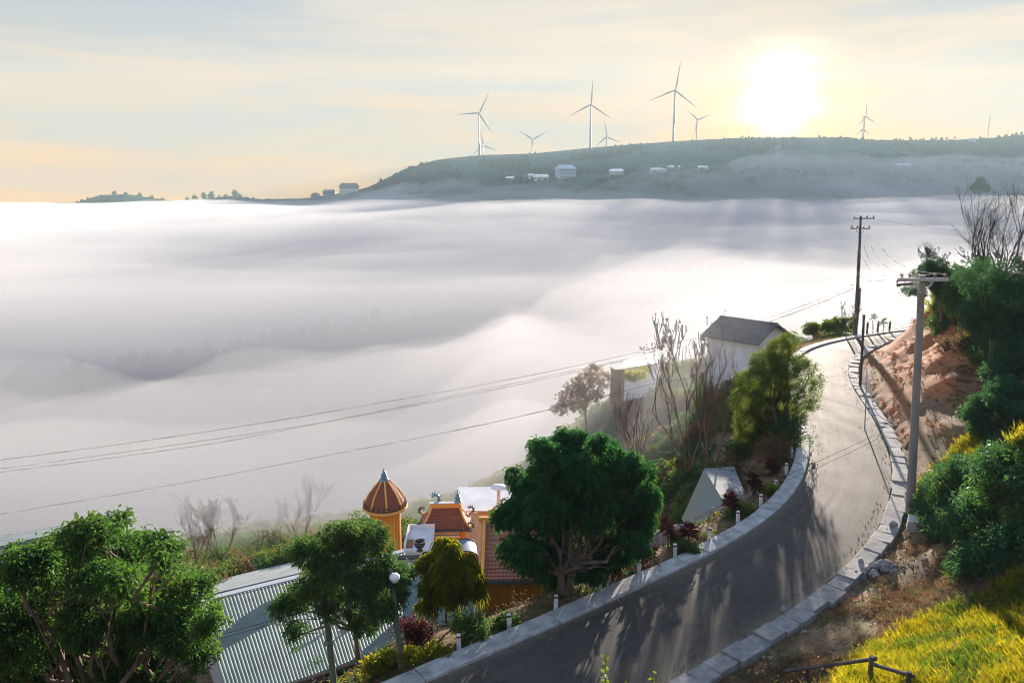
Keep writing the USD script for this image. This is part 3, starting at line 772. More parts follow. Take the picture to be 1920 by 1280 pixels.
def scroll(p, size, mirror=1, mat=None, parent=None, name='ornament', seed=0):
    """A curling dragon like ornament: a body that rises in a curl, with flames along its back."""
    q = np.linspace(0, 1, 14)
    ang = -.7 + 3.7 * q
    rr = size * (.55 - .38 * q)
    pts = np.stack([mirror * (rr * np.cos(ang) - .2 * size), np.zeros(14), rr * np.sin(ang) + size * .55], 1)
    ms = [tube(pts, size * np.linspace(.19, .08, 14), 6)]
    r_ = np.random.default_rng(seed)
    for w_ in range(1, 13, 2):
        d_ = pts[w_] - np.array([0, 0, size * .5])
        d_ = d_ / (np.linalg.norm(d_) + 1e-6)
        ms.append(tube([pts[w_], pts[w_] + d_ * size * .22 + [0, 0, .05 * size], pts[w_] + d_ * size * .36 + [mirror * .05 * size, r_.uniform(-.05, .05) * size, .12 * size]], [size * .08, size * .05, .004], 5))
    ms.append(box(size * .5, size * .22, size * .12, (0, 0, size * .03)))
    m = trimesh.util.concatenate(ms)
    m.apply_translation(p)
    return obj(name, m, mat or m_darktrim, parent)


# gate pavilion with a swept tiled roof
gp = at_d(836, 978, 35.5)
t = thing('gate_pavilion', 'temple gate pavilion with swept red tiled roof and dark dragon ornaments', 'pavilion', tuple(gp), .05)
gw, gd = 1.25, .95
front = tile_slope(-gw, gw, -gd, .0, -.72, .72, -.08, .78, m_tile, t, courses=7, curve_=.10, rolls=.15)
tile_slope(gw, -gw, gd, .0, .72, -.72, .08, .78, m_tile, t, courses=7, curve_=.10, rolls=.15)
for s_ in (-1, 1):
    side_v = [(s_ * gw, -gd * .95, .02), (s_ * gw, gd * .95, .02), (s_ * .74, .12, .62), (s_ * .74, -.12, .62)]
    f_ = [(0, 1, 2), (0, 2, 3)] if s_ > 0 else [(0, 2, 1), (0, 3, 2)]
    obj('side_roof', trimesh.Trimesh(side_v, f_, process=False), m_tile2, t)
    for e_ in (-1, 1):
        q = np.linspace(0, 1, 9)
        pts = np.stack([s_ * (.74 + (gw + .06 - .74) * q ** 1.2), e_ * (.1 + (gd + .04 - .1) * q), .74 - .70 * np.sin(q * math.pi / 2) ** 1.1 + .10 * q ** 6], 1)
        obj('hip_ridge', tube(pts, np.linspace(.06, .05, 9), 7), m_orange2, t, smooth=40)
        scroll((s_ * (gw + .05), e_ * (gd + .03), .05), .36, s_, m_darktrim, t, 'corner_dragon', int(5 + s_ + 2 * e_))
    obj('ridge_post', box(.12, .26, .34, (s_ * .74, 0, .80), 0, .02), m_orange2, t)
obj('ridge_beam', box(1.42, .17, .24, (0, 0, .88), 0, .02), m_orange2, t)
obj('ridge_coping', box(1.62, .22, .05, (0, 0, 1.03), 0, .015), m_wht, t)
scroll((-.45, 0, 1.05), .46, 1, m_blue, t, 'ridge_dragon', 3)
obj('gourd_finial', lathe([(.14, 1.05), (.2, 1.12), (.12, 1.2), (.16, 1.3), (.08, 1.38), (.11, 1.45), (.03, 1.52), (.02, 1.72), (0, 1.74)], 12, (.62, 0, 0)), m_blue, t, smooth=50)
obj('flame', [tube([(.62, 0, 1.4), (.62 + sx_ * .1, 0, 1.5), (.62 + sx_ * .06, 0, 1.66)], [.035, .03, .003], 5) for sx_ in (-1, 1)], m_blue, t)
obj('eave_board', [box(2 * gw + .1, .07, .10, (0, -gd - .02, -.05)), box(2 * gw + .1, .07, .10, (0, gd + .02, -.05)), box(.07, 2 * gd - .06, .10, (gw + .02, 0, -.05)), box(.07, 2 * gd - .06, .10, (-gw - .02, 0, -.05))], m_darktrim, t)
obj('soffit', box(2 * gw - .1, 2 * gd - .1, .06, (0, 0, -.13)), m_cream, t)
for s_ in (-1, 1):
    for e_ in (-1, 1):
        obj('column', box(.24, .24, 5.0, (s_ * .86, e_ * .55, -2.67), 0, .02), m_orange, t)
obj('back_wall', box(1.42, .12, 4.6, (0, .62, -2.6)), m_cream, t)
for z_ in (-.52, -1.02):
    obj('beam', box(1.46, .16, .12, (0, -.55, z_), 0, .01), m_wht, t)
obj('rail_panel', box(1.44, .08, .34, (0, -.55, -.77)), m_orange, t)
obj('tie_beam', box(1.46, .15, .22, (0, -.55, -.27)), m_cream, t)

# white flat roofed wing behind and its orange wave parapet
c = at_d(900, 955, 37.5)
t = thing('white_wing', 'flat white roofed temple wing with an orange wave parapet right of the gate', 'building', tuple(c), .02)
obj('roof', box(3.2, 3.4, .14, (.25, 1.4, 0)), m_wht, t)
obj('wall', box(3.0, 3.2, 5.0, (.25, 1.4, -2.58)), m_cream, t)
q = np.linspace(0, 1, 16)
prof = [(-.1 + 1.9 * a, .06 + .42 * smoothstep(.25, .75, a) - .1 * math.sin(a * 9)) for a in q]
pv = [(x_, -.42, 0) for x_, _ in prof] + [(x_, -.42, z_) for x_, z_ in prof] + [(x_, -.3, 0) for x_, _ in prof] + [(x_, -.3, z_) for x_, z_ in prof]
n_ = 16
pf = []
for i_ in range(n_ - 1):
    pf += [(i_, i_ + 1, n_ + i_ + 1), (i_, n_ + i_ + 1, n_ + i_), (2 * n_ + i_ + 1, 2 * n_ + i_, 3 * n_ + i_), (2 * n_ + i_ + 1, 3 * n_ + i_, 3 * n_ + i_ + 1), (n_ + i_, n_ + i_ + 1, 3 * n_ + i_ + 1), (n_ + i_, 3 * n_ + i_ + 1, 3 * n_ + i_)]
obj('wave_parapet', trimesh.Trimesh(pv, pf, process=False), m_orange, t)
obj('drain_pipe', tube([(-.62, -1.2, .1), (-.62, -1.2, -4)], .05, 8), m_wht, t)
scroll((1.25, -.36, .45), .32, -1, m_redbrown, t, 'wave_dragon', 8)

# main hall: orange walls, pink tiled roof with orange ridges
t = thing('temple_hall', 'orange walled temple hall with pink tiled roof behind the round tree', 'building', (0, 0, 0))
hx0, hx1, hy0, hy1, ze, zr = -1.12, 4.6, 27.0, 31.4, -1.30, 0.05
obj('wall', box(hx1 - hx0, hy1 - hy0, 5.0, ((hx0 + hx1) / 2, (hy0 + hy1) / 2, ze - .12 - 2.5)), m_orange, t)
ymid = (hy0 + hy1) / 2 - .3
tile_slope(hx0 - .12, hx1 + .3, hy0 - .38, ze, hx0 - .12, hx1 + .3, ymid, zr, m_tile2, t, courses=14, curve_=.13, rolls=.14)
tile_slope(hx1 + .3, hx0 - .12, hy1 + .38, ze, hx1 + .3, hx0 - .12, ymid + .1, zr, m_tile2, t, courses=10, curve_=.13, rolls=.14)
obj('eave_board', [box(hx1 - hx0 + .5, .1, .14, ((hx0 + hx1) / 2, hy0 - .42, ze - .06)), box(hx1 - hx0 + .4, .36, .05, ((hx0 + hx1) / 2, hy0 - .2, ze - .1))], m_darktrim, t)
obj('ridge_beam', box(hx1 - hx0 + .5, .2, .26, ((hx0 + hx1) / 2, ymid + .05, zr + .1), 0, .02), m_orange2, t)
for x_ in np.arange(hx0 + .02, hx1, 1.14):
    obj('pilaster', box(.16, .08, 3.6, (x_, hy0 - .03, ze - 2.0)), m_orange2, t)
for x_ in (hx0 - .02, hx0 + 1.15):
    q = np.linspace(0, 1, 9)
    for yy, dd in ((hy0 - .42, 1),):
        pts = np.stack([np.full(9, x_) + .5 * (1 - q) * (x_ > 0), yy + (ymid - yy) * q * (.55 if x_ > 0 else 1), ze + .08 + (zr - ze) * (q ** 1.25) * (.6 if x_ > 0 else 1) + .16 * (1 - q) ** 4], 1)
        obj('hip_ridge', tube(pts, .075, 8), m_orange2, t, smooth=40)
scroll((hx0 + 1.62, hy0 - .4, ze + .1), .4, -1, m_orange2, t, 'eave_scroll', 4)

# small annexe seen right of the round tree, and the pink boundary wall
t = thing('boundary_wall', 'low pinkish plaster wall beside the red leaved plants', 'wall', (0, 0, 0))
w0, w1 = at_d(1130, 1035, 29.5), at_d(1300, 978, 33.5)
for i_ in range(5):
    a, b = w0 + (w1 - w0) * i_ / 5, w0 + (w1 - w0) * (i_ + .97) / 5
    obj('wall_panel', quad_slab(a, b, b + [-.06, .16, 0], a + [-.06, .16, 0], 2.2), plain('pink_plaster', (.42, .31, .29), .9, .2, vary=.25, scale=1.5), t)
for i_ in range(6):
    a = w0 + (w1 - w0) * i_ / 5
    obj('pillar', box(.22, .26, 2.3, (a[0], a[1] + .05, a[2] - 1.05), .6, .02), m_cream, t)
t = thing('orange_annexe', 'orange annexe with pale tiled roof glimpsed through the right of the round tree', 'building', tuple(at_d(1165, 968, 33)), -.1)
tile_slope(-1.2, 1.2, -1.0, -.2, -1.2, 1.2, .1, .5, m_tile2, t, courses=7)
obj('wall', box(2.1, 1.7, 3.6, (0, 0, -2.05)), m_orange, t)
obj('eave_board', box(2.5, .08, .12, (0, -1.0, -.27)), m_darktrim, t)

# white umbrella shaped statue post
c = at_d(935, 912, 37)
t = thing('stone_umbrella', 'white stone umbrella on a column above the temple wing', 'ornament', tuple(c))
obj('canopy', lathe([(0.0, .10), (.2, .09), (.36, .03), (.40, -.06), (.36, -.08), (.08, -.03)], 20), m_wht, t, smooth=50)
obj('column', lathe([(.2, -1.6), (.2, -1.2), (.12, -1.1), (.09, -.3), (.07, -.03)], 12), m_wht, t, smooth=40)

# courtyard: white paved slab, low white wall with baluster, round basin, blue tarpaulin
c = at_d(800, 1016, 33)
t = thing('white_terrace', 'white flat terrace roof between the round tower and the gate', 'building', (c[0], c[1], c[2]), .04)
obj('roof', box(1.3, 2.4, .12, (-.35, .3, 0)), m_wht, t)
obj('wall', box(1.2, 2.3, 4.4, (-.35, .3, -2.27)), m_wht, t)
obj('parapet', [box(1.3, .1, .2, (-.35, 1.45, .16)), box(.1, 2.2, .2, (-.95, .3, .16))], m_wht, t)
obj('hatch', box(.3, .7, .10, (-.75, -.35, .12)), m_tile2, t)
c = at_d(772, 1046, 31)
t = thing('white_wall', 'white courtyard wall with little columns left of the drooping tree', 'wall', tuple(c), .04)
obj('wall_panel', box(2.0, .14, 2.6, (0, 0, -1.3)), m_wht, t)
obj('coping', box(2.15, .3, .09, (0, 0, .05), 0, .02), m_darktrim, t)
for x_ in (-.62, .05, .7):
    obj('column', lathe([(.11, -2.5), (.11, -.9), (.08, -.8), (.08, -.15), (.12, -.05)], 12, (x_, -.14, 0)), m_cream, t, smooth=40)
for (px_, py_, d_, lab) in ((787, 1028, 31.5, 'round dark urn on the white terrace edge, upper one'), (800, 1052, 30.8, 'round dark urn on the white courtyard wall')):
    c = at_d(px_, py_, d_)
    t = thing('urn', lab, 'urn', tuple(c))
    obj('bowl', lathe([(.1, 0), (.2, .1), (.27, .25), (.25, .34), (.28, .37), (.22, .37), (.18, .25)], 16), m_darktrim, t, smooth=50)
    obj('foot', lathe([(.16, -.1), (.09, -.04), (.11, .01)], 12), m_darktrim, t)
c = at_d(872, 1030, 31.5)
t = thing('tarpaulin_shelter', 'blue grey arched tarpaulin shelter below the gate pavilion', 'shelter', tuple(c), .1)
q = np.linspace(0, math.pi, 11)
av = [(math.cos(a) * .55, y_, math.sin(a) * .32 - .1) for y_ in (-.6, .6) for a in q]
obj('tarpaulin', trimesh.Trimesh(av, [f_ for i_ in range(10) for f_ in ((i_, 11 + i_, 12 + i_), (i_, 12 + i_, i_ + 1))], process=False), plain('blue_tarpaulin', (.13, .19, .30), .6, .4, vary=.2, scale=3), t, smooth=True)
for y_ in (-.62, .62):
    obj('hoop', tube([(math.cos(a) * .57, y_, math.sin(a) * .34 - .1) for a in q], .025, 6), m_darktrim, t)
for x_ in (-.55, .55):
    for y_ in (-.6, .6):
        obj('post', tube([(x_, y_, -.1), (x_, y_, -2.2)], .03, 6), m_darktrim, t)
# net covered shed by the upper verge
n0, n1, n2, n3 = at_d(1320, 878, 38), at_d(1376, 874, 38.5), at_d(1398, 925, 34), at_d(1352, 932, 33.5)
m_net = plain('grey_net', (.20, .225, .195), .95, .1, color2=(.12, .145, .12), scale=14.0)
t = thing('net_covered_shed', 'low shed with a cracked grey slab roof and a netted slope beside the verge', 'shed', (0, 0, 0))
obj('roof', quad_slab(n0, n1, n2, n3, .12), plain('cracked_slab', (.34, .34, .34), .9, .2, color2=(.16, .17, .17), scale=2.2), t)
k0, k1 = at_d(1278, 972, 35.5), at_d(1392, 950, 31.5)
k2 = at_d(1300, 1012, 31.5)
obj('net_side', trimesh.Trimesh([n0 + [0, 0, -.02], n3 + [0, 0, -.02], k2, k0, k1, n2 + [0, 0, -.02]], [(0, 3, 2), (0, 2, 1), (1, 2, 4), (1, 4, 5)], process=False), m_net, t)
obj('wall', quad_slab(n0 + [.1, -.1, -.13], n1 + [-.1, -.1, -.13], n2 + [-.1, .1, -.13], n3 + [.1, .1, -.13], 2.5), m_net, t)
# ---------------------------------------------------------------- plants
m_bark = plain('bark', (.17, .13, .095), .95, .1, color2=(.07, .055, .04), scale=5.0, stretch=(1, 1, .25), bump=.02)
m_pale = plain('pale_bark', (.30, .27, .23), .95, .1, color2=(.16, .14, .12), scale=5.0, stretch=(1, 1, .3), bump=.01)
m_twig = plain('bare_twig', (.15, .10, .07), .95, .1, color2=(.09, .06, .045), scale=3.0)
m_twig2 = plain('dark_twig', (.055, .045, .045), .95, .1, color2=(.03, .028, .03), scale=3.0)
m_leaf_a = leafy('leaf_deep', [(.018, .055, .016), (.034, .09, .022), (.065, .12, .024), (.17, .17, .028), (.32, .25, .035)], .42)
m_leaf_b = leafy('leaf_mid', [(.022, .060, .024), (.042, .10, .032), (.075, .13, .036), (.17, .17, .05), (.30, .26, .09)], .35)
m_leaf_round = leafy('leaf_round', [(.012, .058, .024), (.024, .095, .034), (.042, .13, .036), (.12, .165, .03)], .34)
m_leaf_gold = leafy('leaf_gold', [(.07, .095, .014), (.15, .17, .020), (.29, .25, .028), (.42, .32, .05)], .52)
m_leaf_feather = leafy('leaf_feather', [(.024, .065, .018), (.075, .11, .024), (.19, .175, .03), (.32, .25, .05)], .4)
m_leaf_dark = leafy('leaf_dark', [(.016, .056, .034), (.032, .095, .048), (.055, .12, .05), (.13, .16, .04)], .3)
m_leaf_red = leafy('leaf_red', [(.035, .010, .012), (.07, .018, .02), (.12, .03, .028), (.16, .07, .03)], .3, tcol=(1.8, 1.1, 1.1))
m_leaf_lime = leafy('leaf_lime', [(.035, .075, .012), (.08, .12, .02), (.14, .16, .03), (.2, .18, .04)], .4)
m_leaf_dry = leafy('leaf_dry', [(.07, .05, .03), (.13, .09, .05), (.19, .13, .07), (.25, .18, .09)], .35, tcol=(1.5, 1.4, 1.1))
m_grass_y = leafy('grass_yellow', [(.10, .115, .010), (.25, .215, .014), (.42, .32, .026), (.57, .45, .16)], .5, tcol=(1.8, 1.7, .8))
m_grass_l = leafy('grass_light_green', [(.03, .07, .010), (.07, .11, .014), (.14, .15, .02), (.24, .20, .03)], .45)
m_grass_g = leafy('grass_green', [(.016, .050, .014), (.032, .085, .020), (.06, .11, .02), (.12, .13, .025)], .35)
m_grass_d = leafy('grass_dry', [(.10, .065, .045), (.17, .11, .075), (.25, .17, .12), (.33, .25, .17)], .35, tcol=(1.4, 1.3, 1.1))


def unit(v):
    return v / np.maximum(np.linalg.norm(v, axis=-1, keepdims=True), 1e-9)


def leaves(p, d, ln, wd, r, bend=.25):
    """Leaf blades from p along d: four corners, two triangles folded a little."""
    n = len(p)
    side = unit(np.cross(d, r.normal(size=(n, 3))))
    up = np.cross(side, d)
    ln, wd = np.broadcast_to(ln, n)[:, None], np.broadcast_to(wd, n)[:, None]
    m_ = p + d * ln * .45 - np.array([0, 0, 1.0]) * ln * bend * .2
    tip = p + d * ln - np.array([0, 0, 1.0]) * ln * bend
    v = np.stack([p, m_ + side * wd * .5 + up * wd * .12, tip, m_ - side * wd * .5 + up * wd * .12], 1).reshape(-1, 3)
    i = np.arange(n)[:, None] * 4
    return v, np.vstack([i + [0, 1, 2], i + [0, 2, 3]])


def foliage(centers, radii, sprigs, per, ln, wd, seed, droop=.3, shell=.55, flat=.85, spread=.9, size=.16, sub=0):
    """Sprigs of leaves through the outer part of round clumps."""
    r = np.random.default_rng(seed)
    centers, radii = np.asarray(centers, float), np.asarray(radii, float)
    if sub:                                 # each clump breaks into smaller heads
        cc, rr_ = [], []
        for c_, q_ in zip(centers, radii):
            dd_ = unit(r.normal(size=(sub, 3)) + [0, 0, .25])
            cc.append(c_ + dd_ * q_ * r.uniform(.5, .74, (sub, 1)) * [1, 1, flat])
            rr_.append(q_ * r.uniform(.25, .44, sub))
        centers, radii = np.vstack(cc), np.concatenate(rr_)
    w_ = radii ** 2
    k_ = r.choice(len(centers), sprigs, p=w_ / w_.sum())
    d = unit(r.normal(size=(sprigs, 3)))
    lump = .80 + .42 * meshkit.noise(d * 2.3 + k_[:, None] * 7.7, seed)
    rad = radii[k_] * (shell + (1 - shell) * r.random(sprigs) ** .6) * lump
    p = centers[k_] + d * rad[:, None] * [1, 1, flat]
    axis = unit(d + [0, 0, .35] + .5 * r.normal(size=(sprigs, 3)))
    pp = np.repeat(p, per, 0) + np.repeat(axis, per, 0) * r.uniform(0, size, (sprigs * per, 1)) + r.normal(size=(sprigs * per, 3)) * size * .25
    dd = unit(np.repeat(axis, per, 0) * .6 + spread * unit(r.normal(size=(sprigs * per, 3))))
    n = len(pp)
    return leaves(pp, dd, ln * r.uniform(.6, 1.25, n), wd * r.uniform(.7, 1.2, n), r, droop)


def bough(a, b, r0, r1, r, wob=.08, n=6, rise=.0):
    q = np.linspace(0, 1, n)[:, None]
    a, b = np.asarray(a, float), np.asarray(b, float)
    L_ = np.linalg.norm(b - a)
    pts = a + (b - a) * q + np.array([0, 0, 1.0]) * rise * L_ * np.sin(q * math.pi) + r.normal(size=(n, 3)) * wob * L_ * np.sin(q * math.pi) * .6
    return tube(pts, np.linspace(r0, r1, n), 6)


def tree(name, label, cat, base, clumps, leafspec, mat, seed, trunk=.16, fork=.35, bark=None, group=None, stems=1, sides=3):
    """clumps: [(point, radius)]; leafspec: sprigs, leaves in each, leaf length, leaf width, droop."""
    r = np.random.default_rng(seed)
    base = np.asarray(base, float)
    t = thing(name, label, cat, base, 0, group)
    cen = np.array([c for c, _ in clumps]) - base
    rad = np.array([c for _, c in clumps])
    top = (cen * rad[:, None] ** 2).sum(0) / (rad ** 2).sum()
    forks = []
    for q in range(stems):
        sh = np.array([r.normal() * trunk * 1.5, r.normal() * trunk * 1.5, 0]) if stems > 1 else np.zeros(3)
        fk = sh * 2.2 + top * [fork * .9, fork * .9, fork]
        forks.append(fk)
        pts = np.array([sh + [0, 0, -.5], sh + [0, 0, .1], sh * 1.5 + fk * .5 + r.normal(size=3) * trunk * .35, fk])
        obj('trunk', tube(pts, [trunk * 1.5, trunk * 1.15, trunk * .9, trunk * .75], 9), bark or m_bark, t, smooth=True)
    limbs = []
    for q in range(len(cen)):
        fk = forks[q % stems]
        limbs.append(bough(fk, cen[q], trunk * .55, trunk * .16, r, .10, 6, .08))
        for _ in range(sides):
            e = cen[q] + unit(r.normal(size=3) + [0, 0, .3]) * rad[q] * .85
            limbs.append(bough(fk + (cen[q] - fk) * r.uniform(.5, .95), e, trunk * .18, trunk * .05, r, .1, 4))
    obj('branches', limbs, bark or m_bark, t, smooth=True)
    s_, per, ln, wd, droop = leafspec[:5]
    kw = leafspec[5] if len(leafspec) > 5 else {}
    obj('crown', foliage(cen, rad, s_, per, ln, wd, seed + 1, droop, **kw), mat, t)
    return t


def px_clumps(spec, d, seed, depth=.9):
    """Clumps from the survey: (pixel x, pixel y, pixel radius[, distance offset])."""
    r = np.random.default_rng(seed)
    out = []
    for q in spec:
        px, py, rp = q[:3]
        dd = d + (q[3] if len(q) > 3 else r.uniform(-depth, depth))
        c = at_d(px, py, dd)
        out.append((c, rp * (dd * math.cos(PITCH) + (EYE - c[2]) * math.sin(PITCH)) / FPX))
    return out


def grow(p0, d0, ln, rad, lev, r, out, up=.25, kids=(3, 5), ang=.55, shrink=.62, nseg=5, sides=5):
    """A bare branch and its side branches."""
    pts, d = [p0], d0
    for _ in range(nseg):
        d = unit(d + r.normal(size=3) * .13 + np.array([0, 0, up * .25]))
        pts.append(pts[-1] + d * ln / nseg)
    pts = np.array(pts)
    out.append(tube(pts, np.linspace(rad, rad * .45, len(pts)), sides, caps=False))
    if lev == 0:
        return
    for q in range(r.integers(*kids) + 1):
        f = r.uniform(.3, 1.0)
        i_ = min(int(f * nseg), nseg - 1)
        b = pts[i_] + (pts[i_ + 1] - pts[i_]) * (f * nseg - i_)
        dd = unit(unit(pts[i_ + 1] - pts[i_]) + ang * unit(r.normal(size=3)) + np.array([0, 0, up]))
        grow(b, dd, ln * shrink * r.uniform(.7, 1.15), rad * .5, lev - 1, r, out, up, kids, ang, shrink, max(3, nseg - 1), max(3, sides - 1))


def bare_tree(name, label, base, height, seed, stems=3, lean=.25, lev=3, rad=.05, mat=None, up=.3, ang=.5, group=None, buds=None, kids=(3, 5), cat='tree'):
    r = np.random.default_rng(seed)
    t = thing(name, label, cat, base, 0, group)
    out, tr = [], []
    for q in range(stems):
        a = q / stems * 2 * math.pi + r.uniform(-.4, .4)
        d = unit(np.array([math.cos(a) * lean, math.sin(a) * lean, 1.0]))
        p0 = np.array([math.cos(a) * rad * 1.5, math.sin(a) * rad * 1.5, -.3])
        o = []
        grow(p0, d, height * r.uniform(.5, .62), rad, lev, r, o, up, kids, ang)
        tr.append(o[0])
        out += o[1:]
    obj('trunk', tr, mat or m_twig, t, smooth=True)
    obj('twigs', out, mat or m_twig, t)
    if buds:
        tips = np.vstack([m.vertices[-3:] for m in out])
        n = min(buds[0], len(tips))
        k_ = r.choice(len(tips), n)
        v, f = leaves(tips[k_], unit(r.normal(size=(n, 3)) + [0, 0, .4]), buds[1] * r.uniform(.6, 1.2, n), buds[1] * .45, r)
        obj('leaves', (v, f), buds[2], t)
    return t


# ---- the trees nearest the camera
LT = [(175, 1012, 50), (215, 985, 26), (125, 1045, 60), (40, 1075, 65), (90, 1055, 45), (250, 1050, 62), (310, 1035, 40), (200, 1105, 78), (310, 1105, 58), (362, 1100, 38), (350, 1170, 58), (275, 1165, 62), (85, 1140, 85), (10, 1180, 85),
      (388, 1165, 30), (120, 1240, 70), (305, 1262, 55), (215, 1265, 60), (150, 1200, 60), (240, 1225, 45), (330, 1215, 40), (60, 1215, 60), (50, 1275, 75), (372, 1232, 30), (-50, 1120, 80), (-60, 1240, 80), (170, 1165, 55)]
tree('broadleaf_tree', 'large dark broadleaf tree filling the bottom left corner', 'tree', (-8.6, 14.2, -3.2), px_clumps(LT, 14.4, 11, 1.1), (10500, 9, .125, .045, .35, {'size': .15, 'sub': 9}), m_leaf_a, 21, .16, .5, sides=4)
MT = [(640, 1003, 46), (675, 985, 25), (590, 1035, 42), (565, 1030, 24), (695, 1030, 48), (722, 1082, 42), (605, 1088, 52), (655, 1080, 66), (560, 1118, 26), (535, 1142, 26), (705, 1132, 42), (738, 1128, 32), (625, 1135, 32), (553, 1188, 22), (685, 1165, 30), (760, 1075, 24)]
tree('young_broadleaf_tree', 'young green broadleaf tree between the two left poles', 'tree', at_z(676, 1262, -1.1), px_clumps(MT, 20.3, 12, .7), (5200, 8, .13, .04, .45, {'size': .15, 'sub': 8}), m_leaf_b, 31, .085, .45, sides=3)
WT = [(842, 1036, 30), (812, 1062, 28), (868, 1062, 30), (845, 1070, 36), (815, 1105, 24), (884, 1082, 20), (852, 1100, 30), (802, 1135, 16), (892, 1105, 14), (832, 1022, 16)]
tree('drooping_tree', 'small tree with drooping yellow green foliage in front of the gate', 'tree', at_z(852, 1198, -1.4), px_clumps(WT, 21.5, 13, .4), (1350, 9, .24, .019, 1.3, {'spread': .55, 'size': .14, 'sub': 6, 'shell': .3}), m_leaf_gold, 41, .055, .4, stems=2)
RT = [(1085, 845, 44), (1020, 862, 48), (1148, 862, 50), (985, 908, 50), (1195, 890, 38), (1080, 900, 78), (1175, 925, 62), (958, 968, 38), (1020, 950, 78), (1105, 960, 76), (1200, 975, 42), (975, 1028, 45), (1050, 1035, 58), (1145, 1020, 50), (1000, 1068, 28), (955, 1035, 26), (1195, 1018, 32), (1090, 1060, 35), (1055, 825, 26), (1125, 830, 26), (1215, 930, 25), (1045, 1075, 30), (1122, 1072, 28), (1160, 1050, 26)]
tree('round_tree', 'dense round dark green tree at the roadside before the temple', 'tree', at_z(1084, 1112, -.25), px_clumps(RT, 23.4, 14, 1.3), (8200, 9, .19, .06, .6, {'size': .12, 'shell': .55, 'spread': 1.1, 'sub': 9}), m_leaf_round, 51, .17, .3, stems=2)
FT = [(1462, 655, 20), (1478, 640, 14), (1450, 690, 24), (1475, 690, 24), (1435, 680, 24), (1412, 715, 26), (1450, 730, 28), (1480, 735, 22), (1400, 750, 26), (1430, 760, 28), (1410, 790, 30), (1450, 785, 28), (1480, 780, 20), (1440, 815, 30), (1475, 820, 22), (1405, 822, 24), (1500, 680, 13), (1518, 690, 10), (1510, 720, 14), (1532, 715, 10), (1505, 755, 14), (1530, 738, 8), (1500, 785, 10), (1525, 758, 8)]
tree('feathery_tree', 'tall feathery yellow green tree leaning over the left kerb at the bend', 'tree', at_d(1462, 850, 40), px_clumps(FT, 40, 15, .9), (7000, 9, .20, .028, .2, {'spread': .75, 'size': .22}), m_leaf_feather, 61, .10, .3, stems=2)

# ---- leafless trees
bare_tree('bare_tree', 'tall leafless many stemmed tree left of the feathery tree', at_d(1292, 872, 42), 8.0, 71, 6, .28, 4, .05, up=.42, ang=.5, kids=(2, 4), buds=(700, .09, m_leaf_dry))
bare_tree('bare_tree', 'leafless tree with a dark forked trunk right of the tall bare one', at_d(1332, 872, 40), 6.4, 72, 3, .3, 4, .07, up=.35, ang=.55, kids=(3, 4), buds=(400, .09, m_leaf_dry))
bare_tree('bare_tree', 'low leafless tree just above the round tree', at_d(1196, 872, 38), 4.2, 73, 5, .35, 4, .035, up=.4, ang=.5, kids=(2, 4))
bare_tree('bare_tree', 'small leafless tree in the fog nearest the big left tree', at_d(372, 1065, 47), 5.0, 74, 3, .3, 4, .04, up=.25, ang=.6)
bare_tree('bare_tree', 'pale leafless tree fading into the fog left of centre', at_d(416, 1058, 52), 5.8, 75, 3, .3, 4, .04, up=.25, ang=.6)
bare_tree('bare_tree', 'faint thin leafless tree in the fog behind the young broadleaf tree', at_d(563, 1040, 58), 6.3, 76, 2, .2, 4, .04, up=.2, ang=.65)
bare_tree('bare_tree', 'leafless shrub faint in the fog above the flat roofed shed', at_d(500, 1062, 53), 4.0, 77, 4, .5, 4, .03, up=.2, ang=.6)
bare_tree('bare_tree', 'small leafless tree behind the green bushes at the far pole', at_d(1582, 628, 80), 4.0, 78, 2, .2, 3, .05, mat=m_twig2, up=.25)

# ---- hill on the right
t0 = on_ground(1880, 560)
bare_tree('bare_tree', 'large black branched bare tree on top of the right hill', at_d(1865, 530, 50), 6.4, 79, 9, .62, 4, .06, mat=m_twig2, up=.24, ang=.65, kids=(3, 4))
bare_tree('bare_tree', 'smaller bare tree at the crest behind the near utility pole', at_d(1745, 520, 56), 2.9, 80, 5, .45, 4, .03, mat=m_twig2, up=.3, ang=.55)
TALL = [('slender tree with pale trunks on the right slope', [(1835, 520, 40), (1860, 545, 44), (1850, 585, 42), (1880, 600, 40), (1835, 600, 30), (1870, 640, 36)], (1858, 742), 43, 91),
        ('slender tree with pale trunks at the right edge of the slope', [(1905, 520, 40), (1915, 560, 44), (1900, 610, 42), (1925, 640, 44), (1895, 660, 34)], (1896, 760), 42, 92)]
for lab, cl, bp, d, sd in TALL:
    tree('slender_tree', lab, 'tree', at_d(bp[0], bp[1], d), px_clumps(cl, d, sd, 1.2), (2100, 9, .17, .06, .35, {'size': .25, 'shell': .3}), m_leaf_dark, sd, .08, .45, m_pale, stems=3, sides=3)
BUSHY = [('rounded dark tree leaning from the crest behind the near pole', [(1742, 520, 34), (1715, 545, 22), (1768, 530, 30), (1790, 515, 26), (1755, 505, 24)], (1765, 590), 55, 93, m_leaf_dark, 1700),
         ('dense green bush at the hilltop below the bare tree', [(1810, 540, 34), (1790, 560, 28), (1825, 570, 34), (1845, 500, 24), (1800, 585, 26)], (1815, 610), 52, 94, m_leaf_b, 1900),
         ('dense dark bush low on the right slope', [(1860, 770, 44), (1890, 740, 44), (1910, 790, 50), (1850, 810, 36), (1830, 770, 26)], (1880, 830), 37, 95, m_leaf_dark, 2200),
         ('dark green thicket at the right edge above the shaded bank', [(1890, 690, 44), (1915, 720, 44), (1870, 700, 30), (1925, 670, 44)], (1900, 745), 40, 96, m_leaf_dark, 2000)]
